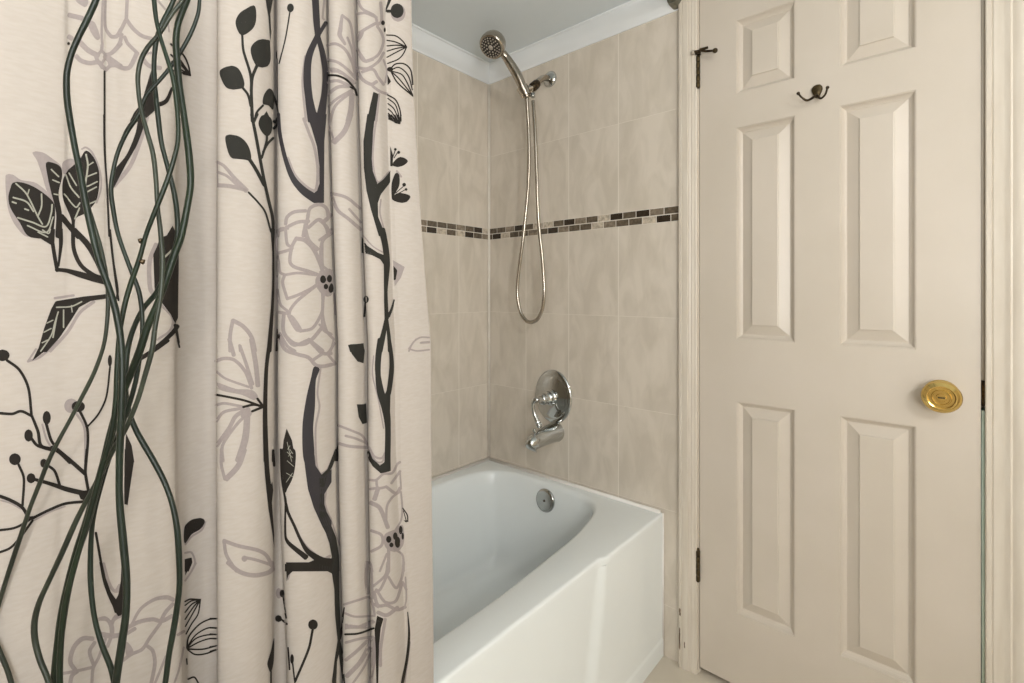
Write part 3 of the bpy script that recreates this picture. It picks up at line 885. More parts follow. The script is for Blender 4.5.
run('b0', G, [([(150, 110), (155, 0)], 20), ([(65, 210), (100, 205), (150, 110)], 22), ([(150, 110), (190, 165), (240, 205), (300, 222)], 22), ([(125, 195), (110, 250), (60, 305), (25, 312)], 22),
  ([(140, 210), (160, 250), (210, 300)], 20), ([(25, 320), (70, 358), (130, 388), (170, 382), (212, 300)], 26), ([(235, 325), (280, 375), (345, 388)], 24), ([(240, 302), (310, 302)], 14),
  ([(325, 0), (380, 60), (400, 50)], 12), ([(380, 60), (392, 180)], 10)])
run('b0', D, [([(400, 250), (470, 310), (500, 370), (512, 430)], 10), ([(400, 310), (450, 360), (512, 430)], 9), ([(405, 350), (450, 390), (512, 430)], 9), ([(410, 400), (512, 426)], 10), ([(455, 345), (510, 425)], 12),
  ([(488, 388), (517, 434), (468, 424)], 'poly'), ([(320, 600), (375, 575), (408, 500)], [26, 24, 14]), ([(180, 690), (205, 640), (240, 600)], 16),
  ([(295, 395), (320, 400), (325, 600), (300, 640), (235, 690), (205, 690), (240, 570), (270, 470)], 'fill')])
run('b1', G, [([(268, 10), (235, 130), (172, 290), (80, 405)], 24)])
run('b1', D, [([(215, 0), (150, 90), (100, 220), (75, 330)], 17), ([(225, -5), (258, 20), (215, 160), (150, 280), (70, 430), (55, 420), (80, 320), (150, 230), (200, 110)], 'fill'),
  ([(22, 0), (25, 200), (40, 430), (52, 690)], 12)])
run('b2', D, [([(55, 0), (75, 180), (95, 330), (105, 400)], 13)])
run('b2', G, [([(320, 80), (282, 180), (285, 330), (312, 375)], 26), ([(350, 430), (410, 500), (398, 570), (325, 625)], 13)])
run('b2', D, [([(340, 45), (400, 22), (448, -20), (441, 500), (425, 532), (400, 480), (355, 420), (310, 340), (302, 140), (325, 90)], 'poly'),
  ([(440, 545), (410, 585), (365, 630), (312, 675)], 25), ([(425, 540), (446, 640)], [20, 12])])
run('b1', D, [([(375, 690), (410, 630), (440, 690)], 'poly')])
run('b2', V_, [([(365, 155), (410, 110)], 11)])
run('b3', D, [([(385, 0), (310, 55), (230, 105)], 25), ([(440, 0), (450, 42)], 10)])
run('a1', G, [([(185, 212), (240, 212), (300, 250), (345, 290), (350, 340), (300, 490), (265, 430), (235, 330), (210, 260)], 'fill'),
  ([(32, 345), (70, 338), (120, 370), (200, 385), (270, 440), (305, 500), (170, 690), (95, 640), (45, 530)], 'fill'),
  ([(355, 272), (400, 248), (440, 270), (400, 330), (360, 335)], 'fill'), ([(465, 195), (490, 185), (525, 215), (565, 310), (575, 410), (550, 500)], 11)])
run('a1', D, [([(75, 385), (120, 383), (190, 408), (260, 455), (305, 502), (312, 560), (305, 650), (300, 695), (170, 695), (110, 610), (60, 530), (48, 470), (60, 415)], 'fill'),
  ([(262, 272), (310, 275), (345, 300), (352, 350), (332, 450), (350, 560), (348, 695), (315, 695), (318, 560), (290, 440), (270, 350)], 'fill'),
  ([(490, 203), (532, 240), (562, 320), (562, 420), (540, 500), (480, 562), (430, 592), (425, 695), (405, 695), (405, 600), (358, 480), (355, 380), (380, 320), (420, 285), (455, 250)], 'fill'),
  ([(345, 575), (400, 640), (450, 695)], 32)])
run('a1', V_, [([(90, 390), (150, 450), (215, 580), (240, 622)], 9), ([(165, 425), (155, 458)], 7), ([(75, 470), (150, 495), (190, 550)], 9), ([(235, 450), (235, 520), (215, 575)], 9),
  ([(100, 585), (180, 610), (260, 635), (290, 560), (295, 510)], 9), ([(155, 630), (262, 668), (302, 580)], 8), ([(140, 535), (162, 543)], 9), ([(70, 495), (92, 503)], 9),
  ([(290, 310), (332, 352)], 8), ([(298, 370), (335, 385)], 8), ([(305, 450), (335, 456)], 7), ([(490, 225), (500, 290), (485, 400)], 10), ([(500, 290), (530, 270)], 7), ([(495, 352), (548, 330)], 8),
  ([(470, 380), (490, 408), (552, 380)], 8), ([(490, 442), (548, 410)], 8), ([(370, 340), (400, 410), (450, 470)], 9), ([(390, 330), (435, 402)], 8), ([(362, 450), (430, 525), (455, 500)], 8), ([(425, 592), (452, 530)], 9), ([(498, 512), (545, 490)], 8)])
run('a2', G, [([(310, 388), (420, 372)], 14), ([(535, 408), (455, 470), (385, 580), (285, 690)], 18)])
run('a2', D, [([(160, -5), (312, -5), (308, 80), (290, 86), (235, 52)], 'poly'), ([(298, 75), (310, 150), (325, 232)], 22), ([(342, -5), (345, 80), (332, 205)], [28, 22, 11]),
  ([(318, 225), (380, 232), (450, 252), (530, 275), (600, 292)], [20, 24, 34, 38, 40]), ([(415, 0), (420, 110), (460, 200), (530, 255), (580, 275)], 24), ([(420, 0), (500, 85), (560, 190), (620, 330)], 34),
  ([(625, 0), (645, 180), (670, 340), (665, 390)], 13),
  ([(612, 363), (560, 370), (480, 378), (315, 405), (290, 450), (250, 560), (212, 695), (265, 695), (340, 610), (400, 520), (450, 440), (520, 402), (612, 390)], 'poly')])
run('a2', V_, [([(215, 12), (270, 40)], 8), ([(240, 0), (275, 20), (285, -5)], 8), ([(330, 465), (310, 530), (290, 600), (230, 690)], 8), ([(320, 440), (405, 435), (465, 408)], 8), ([(405, 430), (410, 467)], 7), ([(360, 455), (360, 555)], 8),
  ([(322, 490), (300, 612)], 8), ([(265, 530), (300, 513)], 7), ([(248, 582), (290, 560)], 7), ([(238, 642), (270, 626)], 7)])
run('a3', G, [([(330, 5), (230, 95), (158, 122)], 14), ([(205, 50), (158, 122)], 11)])
oval('a3', G, 405, 375, 40, 42)
run('a3', G, [([(425, 405), (480, 500), (484, 690)], 14), ([(240, 480), (262, 560), (290, 610)], 12)])
run('a3', D, [([(216, 48), (272, 48), (230, 82), (183, 118)], 'poly'), ([(40, 115), (110, 170), (160, 270), (178, 420)], 16), ([(178, 425), (215, 520), (232, 600), (290, 622)], [16, 18, 20, 24]),
  ([(-12, 415), (70, 420), (120, 405), (180, 432)], 16), ([(262, 475), (288, 565), (318, 612)], 17), ([(178, 560), (212, 600), (265, 616)], 17), ([(290, 612), (335, 635), (400, 695)], 26),
  ([(452, 400), (493, 490), (500, 570), (490, 690)], 16), ([(498, 492), (560, 420), (605, 320), (626, 150)], 11)])
for e in ((15, 87, 40, 33), (265, 442, 23, 39), (162, 543, 24, 35), (445, 378, 38, 32), (625, 118, 12, 34)):
    oval('a3', D, *e)
run('a4', G, [([(0, 285), (60, 302), (120, 335)], 10), ([(195, 400), (285, 352), (370, 320)], 9), ([(285, 95), (320, 140), (330, 195)], 10)])
oval('a4', D, 85, 52, 33, 34); oval('a4', D, 176, 160, 25, 29); oval('a4', D, 248, 75, 20, 26)
run('a4', D, [([(105, 80), (135, 160), (128, 315)], 15), ([(-12, 258), (60, 285), (125, 325), (165, 385), (190, 385)], 20), ([(190, 385), (280, 340), (370, 305), (485, 292)], 16), ([(-12, 457), (90, 440), (180, 388)], 14),
  ([(-12, 585), (60, 555), (120, 490), (185, 400)], 14), ([(190, 165), (280, 190), (370, 220), (485, 248)], [18, 22, 28, 30]), ([(268, 85), (310, 120), (340, 205)], 16), ([(320, -5), (400, 60), (485, 135)], 24), ([(495, -5), (485, 120), (490, 160), (505, 245)], 18),
  ([(440, 235), (500, 228), (492, 292), (458, 278)], 'poly'), ([(545, 470), (583, 690)], 15)])
run('b3', D, [([(148, 530), (180, 600), (195, 695), (140, 695)], 'poly')])
run('b4', D, [([(140, -5), (182, -5), (192, 70), (180, 150), (157, 312), (138, 310), (138, 150)], 'poly')])
run('a5', G, [([(590, 0), (622, 110), (655, 162), (690, 150)], 14), ([(560, 320), (600, 313), (635, 350), (640, 400), (625, 440)], 20), ([(690, 298), (650, 320), (635, 352)], 20), ([(575, 400), (640, 410), (690, 405)], 20),
  ([(530, 430), (470, 430), (420, 480), (400, 560), (430, 612)], 26), ([(540, 450), (510, 505), (535, 585)], 22), ([(600, 430), (560, 540), (530, 600), (522, 690)], 18), ([(345, 630), (430, 615), (530, 592)], 18), ([(398, 690), (410, 640), (440, 615)], 24)])
run('a5', D, [([(572, -5), (600, 120), (650, 235), (690, 285)], [16, 20, 26, 50])])
run('b5', G, [([(25, 25), (48, 110), (85, 160), (112, 125)], 18), ([(-5, 318), (40, 325), (60, 360), (65, 420)], 18), ([(60, 350), (90, 302), (130, 300)], 18), ([(0, 408), (60, 420), (130, 410)], 20), ([(60, 430), (42, 475)], 20),
  ([(180, 350), (230, 262), (310, 207), (380, 195), (418, 210)], [16, 18, 20, 26, 24]), ([(148, 372), (220, 335), (300, 320), (350, 330), (412, 300)], 24), ([(415, 232), (372, 280), (345, 332)], 22), ([(150, 402), (200, 372)], 22),
  ([(345, 340), (280, 430), (240, 490), (180, 518), (118, 562)], 20), ([(148, 448), (182, 480), (190, 520), (150, 528)], 'fill'), ([(270, 472), (300, 500), (312, 570), (290, 690)], 22), ([(375, 530), (310, 690)], 15),
  ([(440, 410), (478, 388)], 16), ([(475, 480), (450, 600), (420, 690)], 12)])
run('b5', D, [([(0, 0), (14, 0), (32, 85), (62, 165), (90, 205), (104, 180), (118, 100), (122, 0), (136, 0), (132, 288), (84, 284), (30, 115)], 'poly')])
run('b4', G, [([(600, 408), (578, 455), (522, 492), (484, 538)], 11), ([(482, 586), (520, 584), (540, 640), (520, 690)], 12)])
run('b4', D, [([(478, 440), (510, 402), (550, 388), (585, 389), (596, 410), (570, 450), (520, 480), (479, 532)], 'fill'), ([(479, 620), (520, 612), (524, 640), (502, 692), (479, 692)], 'poly')])
run('b5', G, [([(545, 0), (515, 55), (483, 102)], 11)])
run('b5', D, [([(481, 0), (516, 0), (483, 72)], 'poly'), ([(481, 220), (510, 206), (570, 208)], 9), ([(481, 242), (520, 215), (570, 208)], 8), ([(481, 282), (520, 235), (570, 208)], 8), ([(481, 322), (530, 250), (566, 210)], 8), ([(483, 362), (540, 262), (568, 210)], 8), ([(487, 405), (520, 345), (556, 290), (570, 210)], 8),
  ([(548, 204), (577, 203), (545, 238)], 'poly'), ([(492, 485), (503, 420), (560, 352), (620, 320), (668, 315)], 9), ([(492, 482), (540, 412), (610, 370), (668, 368)], 8), ([(492, 485), (540, 432), (600, 410), (668, 404)], 8), ([(492, 487), (560, 450), (620, 430), (668, 428)], 8),
  ([(495, 490), (580, 490), (668, 468)], 9), ([(495, 493), (540, 520), (600, 515), (668, 490)], 9), ([(490, 545), (493, 577)], 8), ([(498, 662), (535, 650), (562, 690)], 10)])
# ---- second column of folds
run('c0', L_, [([(252, 33), (262, 100), (245, 160), (190, 202), (165, 190), (145, 130), (165, 80), (205, 50)], 'fill'), ([(335, 228), (280, 225), (240, 255), (230, 290), (245, 345), (270, 380), (320, 380), (342, 345), (340, 250)], 'fill'),
  ([(60, 400), (120, 375), (160, 390), (187, 440), (192, 495), (140, 511), (95, 500), (65, 450)], 'fill'), ([(335, 503), (361, 530), (358, 622), (330, 600), (299, 592), (305, 540)], 'fill'), ([(320, 632), (347, 690), (280, 690)], 'poly'),
  ([(182, 195), (190, 290), (230, 430), (235, 560), (240, 690)], [13, 14, 16, 18, 19]), ([(265, 375), (240, 440), (233, 520)], 18), ([(185, 500), (215, 540), (231, 605)], 14), ([(300, 600), (265, 640), (253, 690)], 13), ([(356, 540), (380, 600), (392, 690)], 14),
  ([(314, -5), (356, -5), (341, 80), (346, 180), (341, 240), (331, 100)], 'poly'), ([(455, 70), (430, 220), (395, 362)], 8), ([(383, 335), (383, 480), (386, 620)], 9)])
oval('c0', L_, 458, 46, 19, 25); oval('c0', L_, 381, 312, 8, 28)
run('c0', G, [([(541, 320), (526, 470), (545, 690)], 13), ([(650, -5), (640, 100), (648, 112)], 12)])
run('c0', S, [([(598, -5), (605, 120), (612, 205)], [40, 38, 32]), ([(612, 200), (562, 320), (552, 440), (562, 560), (585, 690)], [30, 40, 44, 44, 60]), ([(612, 205), (640, 310), (654, 420), (648, 540), (625, 690)], [26, 32, 32, 34, 56]), ([(615, 200), (658, 128)], 22),
  ([(565, 640), (648, 640), (642, 690), (575, 690)], 'poly')])
run('c1', G, [([(442, 245), (482, 340), (540, 402), (592, 432), (608, 400), (612, 300), (592, 180), (562, 100), (532, 20)], 17), ([(38, 265), (80, 290), (140, 360), (208, 432)], [16, 18, 22, 30]), ([(45, 325), (100, 350), (172, 417)], 16), ([(42, 400), (110, 405), (207, 426)], 24), ([(39, 268), (43, 400)], 13),
  ([(430, 622), (440, 580), (480, 552), (545, 545)], 20), ([(555, 578), (570, 530), (620, 510), (660, 530), (674, 585)], 20), ([(432, 642), (500, 610), (562, 605)], 20), ([(545, 642), (560, 560)], 20), ([(558, 642), (620, 595), (660, 640), (672, 690)], 20), ([(388, 690), (400, 650), (445, 645)], 17), ([(545, 612), (530, 690)], 22), ([(650, 602), (690, 568)], 20)])
run('c1', L_, [([(235, -5), (260, 120), (300, 340), (330, 480), (355, 592), (355, 690)], [17, 18, 18, 18, 18, 16]), ([(300, 0), (340, 12), (353, 50), (346, 100), (322, 122), (290, 92), (274, 50), (284, 14)], 'fill'), ([(322, 112), (320, 150), (292, 245)], 14), ([(358, 130), (325, 165), (300, 212)], 14), ([(268, -5), (247, 42)], 16), ([(360, 35), (385, 50), (360, 76)], 16),
  ([(90, 120), (150, 117), (195, 145), (225, 195), (231, 256), (180, 251), (125, 246), (100, 200)], 'fill'), ([(222, 250), (260, 310), (307, 400)], 20), ([(218, 440), (270, 495), (312, 552), (345, 665)], 11)])
oval('c1', L_, 384, 34, 15, 24)
run('c1', S, [([(392, -5), (400, 110), (430, 250), (472, 360), (530, 430), (600, 478)], [18, 20, 24, 32, 44, 52]), ([(550, -5), (662, -5), (646, 120), (646, 500), (590, 502), (560, 470), (608, 430), (621, 390), (622, 300), (607, 180), (578, 80)], 'poly')])
run('c2', G, [([(385, 0), (380, 100), (393, 190), (400, 240), (428, 256)], 16), ([(383, 8), (432, -5)], 16), ([(430, -5), (440, 80), (468, 100), (455, 112), (388, 132)], 18), ([(490, 48), (465, 100), (455, 180), (480, 210), (560, 235), (618, 256)], 20), ([(488, 48), (540, 60), (590, 112), (630, 200), (642, 240)], 24), ([(540, -5), (560, 60), (612, 112)], 26), ([(690, 18), (642, 60), (630, 130), (640, 222)], 20),
  ([(425, 256), (500, 245), (602, 256)], 16), ([(425, 256), (414, 300), (440, 392)], 18), ([(438, 392), (500, 370), (572, 335), (612, 308)], 18), ([(614, 308), (500, 400), (460, 450), (448, 492)], 18), ([(438, 478), (475, 490), (522, 560), (520, 582), (490, 577), (458, 530)], 'fill'), ([(512, 576), (580, 560), (622, 500), (640, 450), (640, 358)], 18), ([(642, 358), (642, 560), (690, 595)], 18),
  ([(380, 298), (400, 420), (442, 462)], 16), ([(393, 468), (442, 475)], 18), ([(420, 478), (420, 580), (470, 640), (530, 650), (582, 620), (642, 548)], 22), ([(398, 588), (440, 660), (485, 690)], 18), ([(570, 630), (642, 688)], 20), ([(380, 260), (386, 462)], 10), ([(612, 255), (640, 235), (690, 225), (690, 370), (650, 375), (608, 330), (598, 290)], 'fill'),
  ([(130, 513), (115, 600), (115, 690)], 22), ([(130, 514), (190, 550), (236, 610), (256, 690)], 24), ([(168, 655), (172, 690)], 16)])
for e in ((642, 283, 17, 20), (677, 278, 14, 20), (658, 322, 13, 16), (684, 336, 12, 22)): oval('c2', D, *e)
run('c2', D, [([(355, -5), (357, 122)], [24, 11]), ([(358, 118), (358, 300), (352, 450), (334, 690)], [11, 13, 17, 28]), ([(378, 560), (402, 600), (388, 690), (370, 690)], 'poly')])
run('c3', G, [([(110, -5), (136, 88)], 24), ([(235, -5), (260, 140), (272, 262)], 28), ([(170, 33), (210, 150), (242, 252)], 20), ([(32, 122), (80, 105), (140, 115), (200, 180), (237, 275)], 20), ([(36, 178), (90, 220), (222, 268)], 14), ([(36, 240), (140, 275), (240, 285), (272, 320), (250, 342), (180, 312), (80, 292), (36, 270)], 'fill'),
  ([(33, 372), (80, 360), (182, 378)], 16), ([(35, 465), (80, 410), (182, 388)], 18), ([(36, 605), (110, 500), (150, 430), (222, 392)], 24), ([(75, 690), (70, 610), (100, 550), (170, 460), (222, 420)], 18), ([(212, 425), (200, 560), (160, 690)], [36, 40, 38]), ([(178, 388), (238, 405), (222, 442), (178, 442)], 'fill'),
  ([(398, -5), (430, 55), (500, 82), (560, 100), (600, 142), (640, 150), (690, 140)], 22), ([(440, -5), (480, 30), (552, 2)], 18), ([(560, -5), (600, 40), (640, 76), (690, 76)], 20), ([(642, 76), (588, 112)], 18), ([(628, 165), (611, 300), (622, 380), (601, 500), (602, 690)], 12)])
run('c3', D, [([(33, 310), (110, 325), (200, 345), (298, 380)], 13), ([(188, 381), (250, 368), (298, 380)], 14), ([(238, 406), (302, 380)], 14), ([(268, 333), (302, 381)], 14), ([(340, -5), (320, 150), (313, 320), (312, 480), (318, 690)], [24, 21, 24, 27, 30]), ([(437, 503), (467, 570), (487, 690), (408, 690), (420, 570)], 'poly'), ([(357, 628), (357, 690)], 15)])
run('c3', S, [([(590, 153), (622, 165), (601, 230), (596, 380), (586, 500), (590, 690), (535, 690), (525, 500), (545, 340), (575, 210)], 'fill')])
run('c3', V_, [([(440, 580), (465, 690)], 3), ([(443, 622), (456, 600)], 3), ([(448, 660), (464, 638)], 3)])
run('c4', G, [([(500, 480), (560, 560), (640, 617), (682, 602)], 13), ([(600, -5), (610, 100), (640, 145), (690, 98)], 12), ([(661, 215), (655, 330), (690, 395)], 10), ([(65, -5), (65, 80), (85, 167)], 18), ([(195, -5), (160, 90), (90, 167)], 32), ([(78, 515), (160, 545), (270, 570), (320, 600), (352, 662)], 22), ([(80, 520), (95, 600), (152, 690)], 20), ([(190, 610), (260, 625), (342, 652)], 18)])
oval('c4', G, 195, 618, 16, 18)
run('c4', D, [([(411, -5), (481, -5), (486, 80), (470, 160), (440, 222), (430, 242), (419, 180)], 'fill'), ([(405, -5), (410, 150), (428, 270), (444, 345)], 12), ([(428, 265), (440, 340), (480, 430), (520, 520), (560, 580), (640, 632), (690, 640)], [14, 16, 16, 18, 30, 44, 46]), ([(430, 300), (431, 490), (452, 532), (548, 612)], [9, 13, 22, 32]), ([(428, 642), (552, 642), (600, 622), (690, 632), (690, 690), (428, 690)], 'poly'),
  ([(301, -5), (329, -5), (336, 110), (345, 197), (352, 180), (358, 230), (350, 300), (363, 480), (363, 562), (354, 480), (330, 330), (311, 150)], 'poly'), ([(359, 22), (363, 90)], 14)])
run('c4', S, [([(529, -5), (590, -5), (600, 90), (642, 152), (690, 108), (690, 182), (650, 250), (650, 330), (690, 402), (690, 532), (640, 440), (590, 330), (556, 220), (540, 100)], 'poly')])
run('c4', V_, [([(440, 10), (470, 42)], 3), ([(440, 60), (476, 92)], 3), ([(435, 182), (470, 130)], 3), ([(436, 130), (470, 150)], 3), ([(455, -5), (472, 20)], 3)])
run('c5', G, [([(100, -5), (170, 50), (250, 70), (330, 55), (360, 30)], 26), ([(354, -5), (359, 42)], 18), ([(446, 92), (461, 50), (502, 38)], 8)])
oval('c5', G, 391, 172, 17, 30)
run('c5', D, [([(434, -5), (690, -5), (690, 30), (560, 31), (482, 35), (447, 70), (438, 105)], 'poly'), ([(415, 190), (436, 312)], 9), ([(400, 316), (440, 347)], 12), ([(583, 380), (560, 490), (485, 672)], 14), ([(470, 560), (485, 690)], 9), ([(446, 480), (455, 605)], 9), ([(363, 428), (360, 560), (345, 622), (330, 600), (324, 570), (345, 500)], 'fill'), ([(345, 615), (345, 690)], 9),
  ([(0, 315), (40, 315)], 9), ([(0, 367), (40, 369)], 9), ([(0, 403), (40, 406)], 9), ([(0, 428), (40, 430)], 8), ([(0, 476), (40, 470)], 9), ([(0, 502), (40, 490)], 9)])
for e in ((410, 172, 15, 22), (388, 316, 20, 20), (585, 350, 27, 30), (468, 545, 10, 28)): oval('c5', D, *e)
# ---- right hand folds
run('d0', G, [([(40, 258), (90, 250), (140, 280), (180, 350), (202, 435)], 17), ([(125, 90), (115, 170), (112, 200), (142, 252)], [16, 26, 26, 16]), ([(125, 86), (170, 130), (190, 250), (200, 402)], 15), ([(155, 213), (180, 280), (195, 382)], 14), ([(40, 340), (100, 355), (160, 400), (206, 452)], 17), ([(40, 380), (110, 395), (172, 440), (207, 470), (190, 482), (120, 424), (40, 412)], 'fill'),
  ([(40, 470), (100, 460), (172, 492)], 18), ([(40, 542), (100, 497), (162, 492)], 20), ([(58, 690), (90, 600), (182, 520)], 17), ([(48, 605), (100, 560), (182, 512)], 16), ([(182, 535), (176, 620), (160, 690)], 32),
  ([(213, -5), (240, 50), (310, 90), (326, 132)], 16), ([(208, 80), (260, 75), (322, 100)], 16), ([(322, 130), (260, 165), (213, 197)], 18), ([(208, 190), (250, 170), (242, 210), (212, 242)], 'fill'), ([(325, 150), (350, 190), (360, 240), (330, 312), (262, 352)], 16), ([(215, 275), (262, 342), (232, 325)], 'fill'), ([(213, 280), (250, 345), (302, 337)], 20), ([(345, 15), (350, 120), (325, 142)], 18), ([(213, 385), (270, 390), (330, 352), (362, 300)], 17), ([(213, 400), (240, 450), (290, 480), (322, 465)], 20), ([(240, 410), (300, 395), (330, 440), (362, 482)], 17), ([(298, 490), (340, 520), (384, 536)], 16), ([(371, 470), (380, 400), (360, 340)], 12), ([(335, 535), (320, 690)], 14)])
oval('d0', G, 444, 74, 42, 50); oval('d0', L_, 438, 62, 37, 42)
for e in ((357, 130, 11, 14), (367, 170, 6, 14)): oval('d0', D, *e)
run('d0', L_, [([(382, 64), (412, 64)], 17), ([(372, 50), (388, -5), (408, -5), (372, 72)], 'poly'), ([(303, 523), (332, 535), (311, 690), (267, 690), (285, 600)], 'poly')])
run('d0', D, [([(42, 428), (100, 432), (150, 455), (195, 505), (208, 542)], 12), ([(170, 495), (202, 512)], 10),
  ([(378, 200), (430, 205), (470, 235), (492, 268)], 7), ([(380, 230), (430, 240), (492, 268)], 7), ([(380, 262), (440, 258), (492, 268)], 7), ([(380, 292), (440, 275), (492, 268)], 7), ([(380, 327), (430, 300), (492, 268)], 7), ([(383, 362), (440, 340), (470, 312), (492, 268)], 7),
  ([(398, 395), (430, 365), (480, 365), (515, 400), (527, 482)], 8), ([(400, 400), (450, 385), (500, 430), (525, 512)], 7), ([(405, 405), (470, 430), (527, 542)], 7), ([(408, 410), (450, 450), (527, 545)], 7), ([(400, 402), (440, 470), (527, 547)], 8), ([(383, 425), (403, 465), (384, 486)], 'poly'),
  ([(383, 540), (430, 570), (455, 630), (460, 690)], 8), ([(385, 560), (430, 600), (455, 690)], 7), ([(386, 590), (420, 620), (450, 690)], 7), ([(387, 620), (410, 642), (440, 690)], 7), ([(388, 645), (430, 690)], 7), ([(389, 665), (416, 690)], 8)])
oval('d0', D, 398, 395, 18, 14)
run('d1', D, [([(388, 0), (420, 35), (447, 48)], 7), ([(405, 0), (447, 48)], 7), ([(425, 0), (449, 48)], 7), ([(442, 0), (451, 48)], 7), ([(460, 0), (453, 50)], 8), ([(390, 22), (447, 48)], 8), ([(428, 30), (455, 30), (453, 53), (420, 46)], 'poly')])
run('d1', G, [([(325, -5), (306, 130), (301, 280), (330, 382), (397, 320)], 12), ([(346, 480), (341, 560), (376, 690)], 9), ([(60, -5), (60, 90), (76, 152)], 22), ([(175, -5), (140, 90), (80, 157)], 30), ([(62, 445), (150, 470), (227, 532)], 18), ([(66, 455), (100, 540), (160, 590), (232, 652)], 20), ([(165, 535), (232, 612)], 14), ([(-5, 500), (35, 530), (50, 580), (20, 612)], 18), ([(-5, 598), (40, 640), (46, 690)], 18), ([(436, 318), (462, 352)], 12)])
run('d1', L_, [([(269, -5), (313, -5), (301, 100), (294, 250), (300, 320), (326, 392), (360, 365), (399, 318), (399, 382), (345, 452), (328, 502), (330, 580), (374, 690), (334, 690), (290, 540), (265, 430), (250, 300), (248, 150)], 'poly')])
run('d1', S, [([(-5, -5), (36, -5), (23, 150), (21, 500), (-5, 500)], 'poly')])
run('d1', D, [([(399, 178), (415, 230), (412, 292), (399, 292)], 'poly'), ([(412, 287), (420, 265), (450, 240), (480, 245), (499, 265), (470, 290), (438, 296)], 'fill'), ([(420, 245), (440, 215)], 5), ([(414, 240), (428, 200)], 5), ([(407, 390), (430, 330), (450, 340), (451, 400), (425, 450), (409, 482)], 'fill'), ([(409, 478), (440, 445), (490, 450), (514, 465), (490, 496), (450, 499)], 'fill'), ([(430, 445), (475, 405)], 5), ([(440, 450), (485, 425)], 5)])
for e in ((428, 196, 8, 8), (447, 213, 9, 9), (478, 397, 11, 11), (489, 424, 8, 8)): oval('d1', D, *e)
run('d2', G, [([(245, 30), (300, 92), (357, 127)], 8), ([(415, 172), (482, 210), (460, 272), (424, 322)], 'poly'), ([(505, 690), (530, 640), (570, 612), (622, 612)], 10), ([(575, 640), (622, 636)], 10), ([(-5, 235), (70, 225), (76, 370), (20, 375), (-5, 350)], 'poly'), ([(12, 48), (15, 200), (42, 227)], 15), ([(-5, 58), (50, 17), (62, -5)], 16), ([(20, 370), (15, 480), (40, 580), (77, 622)], 15), ([(78, 360), (86, 482)], 10), ([(-5, 538), (22, 562)], 14), ([(77, 622), (60, 690)], 12)])
for e in ((15, 280, 16, 22), (52, 277, 14, 22), (32, 322, 13, 16), (63, 330, 12, 27)): oval('d2', D, *e)
run('d2', L_, [([(350, -5), (372, 100), (379, 200), (373, 350), (378, 505)], [38, 34, 36, 20, 24]), ([(235, 38), (270, 90), (330, 130), (362, 142), (366, 205), (342, 167), (290, 141), (235, 132)], 'poly'), ([(378, 500), (360, 590), (336, 690)], [20, 28, 38]), ([(378, 500), (390, 600), (396, 690)], [16, 20, 22]), ([(387, 492), (406, 450), (421, 398)], [20, 14, 9]), ([(258, 410), (250, 492)], 12), ([(158, 652), (246, 644), (251, 695), (171, 695)], 'poly')])
oval('d2', L_, 262, 395, 17, 21)
run('d2', D, [([(417, 203), (439, 230), (430, 282), (419, 287)], 'poly')])
run('d3', G, [([(305, 90), (300, 200), (330, 330), (361, 502)], 8), ([(352, 262), (370, 304), (390, 262)], 5), ([(102, 485), (190, 520), (240, 545), (272, 602)], 14), ([(145, 545), (200, 560), (262, 586)], 14), ([(106, 588), (170, 605), (274, 612)], 18), ([(505, 50), (550, 62), (622, 55)], 10), ([(505, 50), (530, 15), (547, -5)], 10), ([(570, 17), (622, 14)], 10), ([(-5, 58), (40, 76), (82, 18)], 17), ([(40, 78), (87, 134)], 16), ([(-5, 152), (87, 136)], 17), ([(280, 610), (310, 662), (350, 672), (372, 640)], 13)])
run('d3', L_, [([(160, 25), (240, 19), (253, 60), (246, 132), (212, 122), (180, 80)], 'poly'), ([(208, 366), (261, 361), (266, 472), (240, 479), (219, 440)], 'poly'), ([(345, -5), (331, 100), (330, 200), (345, 300), (374, 400), (385, 500), (383, 690)], [36, 34, 31, 42, 44, 32, 33]), ([(392, -5), (405, 100), (405, 180), (391, 290), (376, 330)], [20, 24, 28, 28, 34]), ([(345, 288), (370, 311), (400, 288), (396, 452), (370, 422)], 'poly')])
run('d3', D, [([(105, 558), (91, 620), (74, 690), (101, 690)], 'poly'), ([(275, 638), (292, 690)], 18)])
run('d4', G, [([(287, 15), (321, 66), (355, 66), (366, 18)], 10), ([(85, 8), (42, 108), (-5, 142)], 10), ([(31, 225), (31, 310), (70, 420), (112, 545)], 8), ([(-5, 627), (52, 615)], 12), ([(282, 170), (320, 170), (360, 137), (410, 131), (440, 80), (456, 68)], 14), ([(320, 170), (330, 215), (377, 210)], 15), ([(284, 222), (332, 215)], 15), ([(375, 208), (430, 246), (456, 215)], 18), ([(405, 190), (456, 120)], 15), ([(455, 128), (461, 222)], 10), ([(330, 218), (310, 282)], 26), ([(287, 298), (340, 330), (386, 442)], 25), ([(376, 402), (381, 320), (410, 270), (457, 235)], 14), ([(460, 238), (468, 330), (460, 402), (430, 452)], 11), ([(292, 458), (350, 485), (350, 542), (293, 577)], 17), ([(370, 478), (430, 450), (471, 428), (476, 532), (440, 577), (390, 572), (363, 530)], 'fill'), ([(390, 568), (390, 690)], 19), ([(430, 568), (470, 600), (476, 690)], 13), ([(380, 590), (340, 690)], 13), ([(264, 690), (270, 642), (290, 650), (299, 690)], 12)])
for e in ((390, 508, 15, 20), (427, 490, 13, 22), (458, 455, 11, 25), (405, 540, 12, 14), (440, 525, 16, 32), (470, 490, 7, 20)): oval('d4', D, *e)
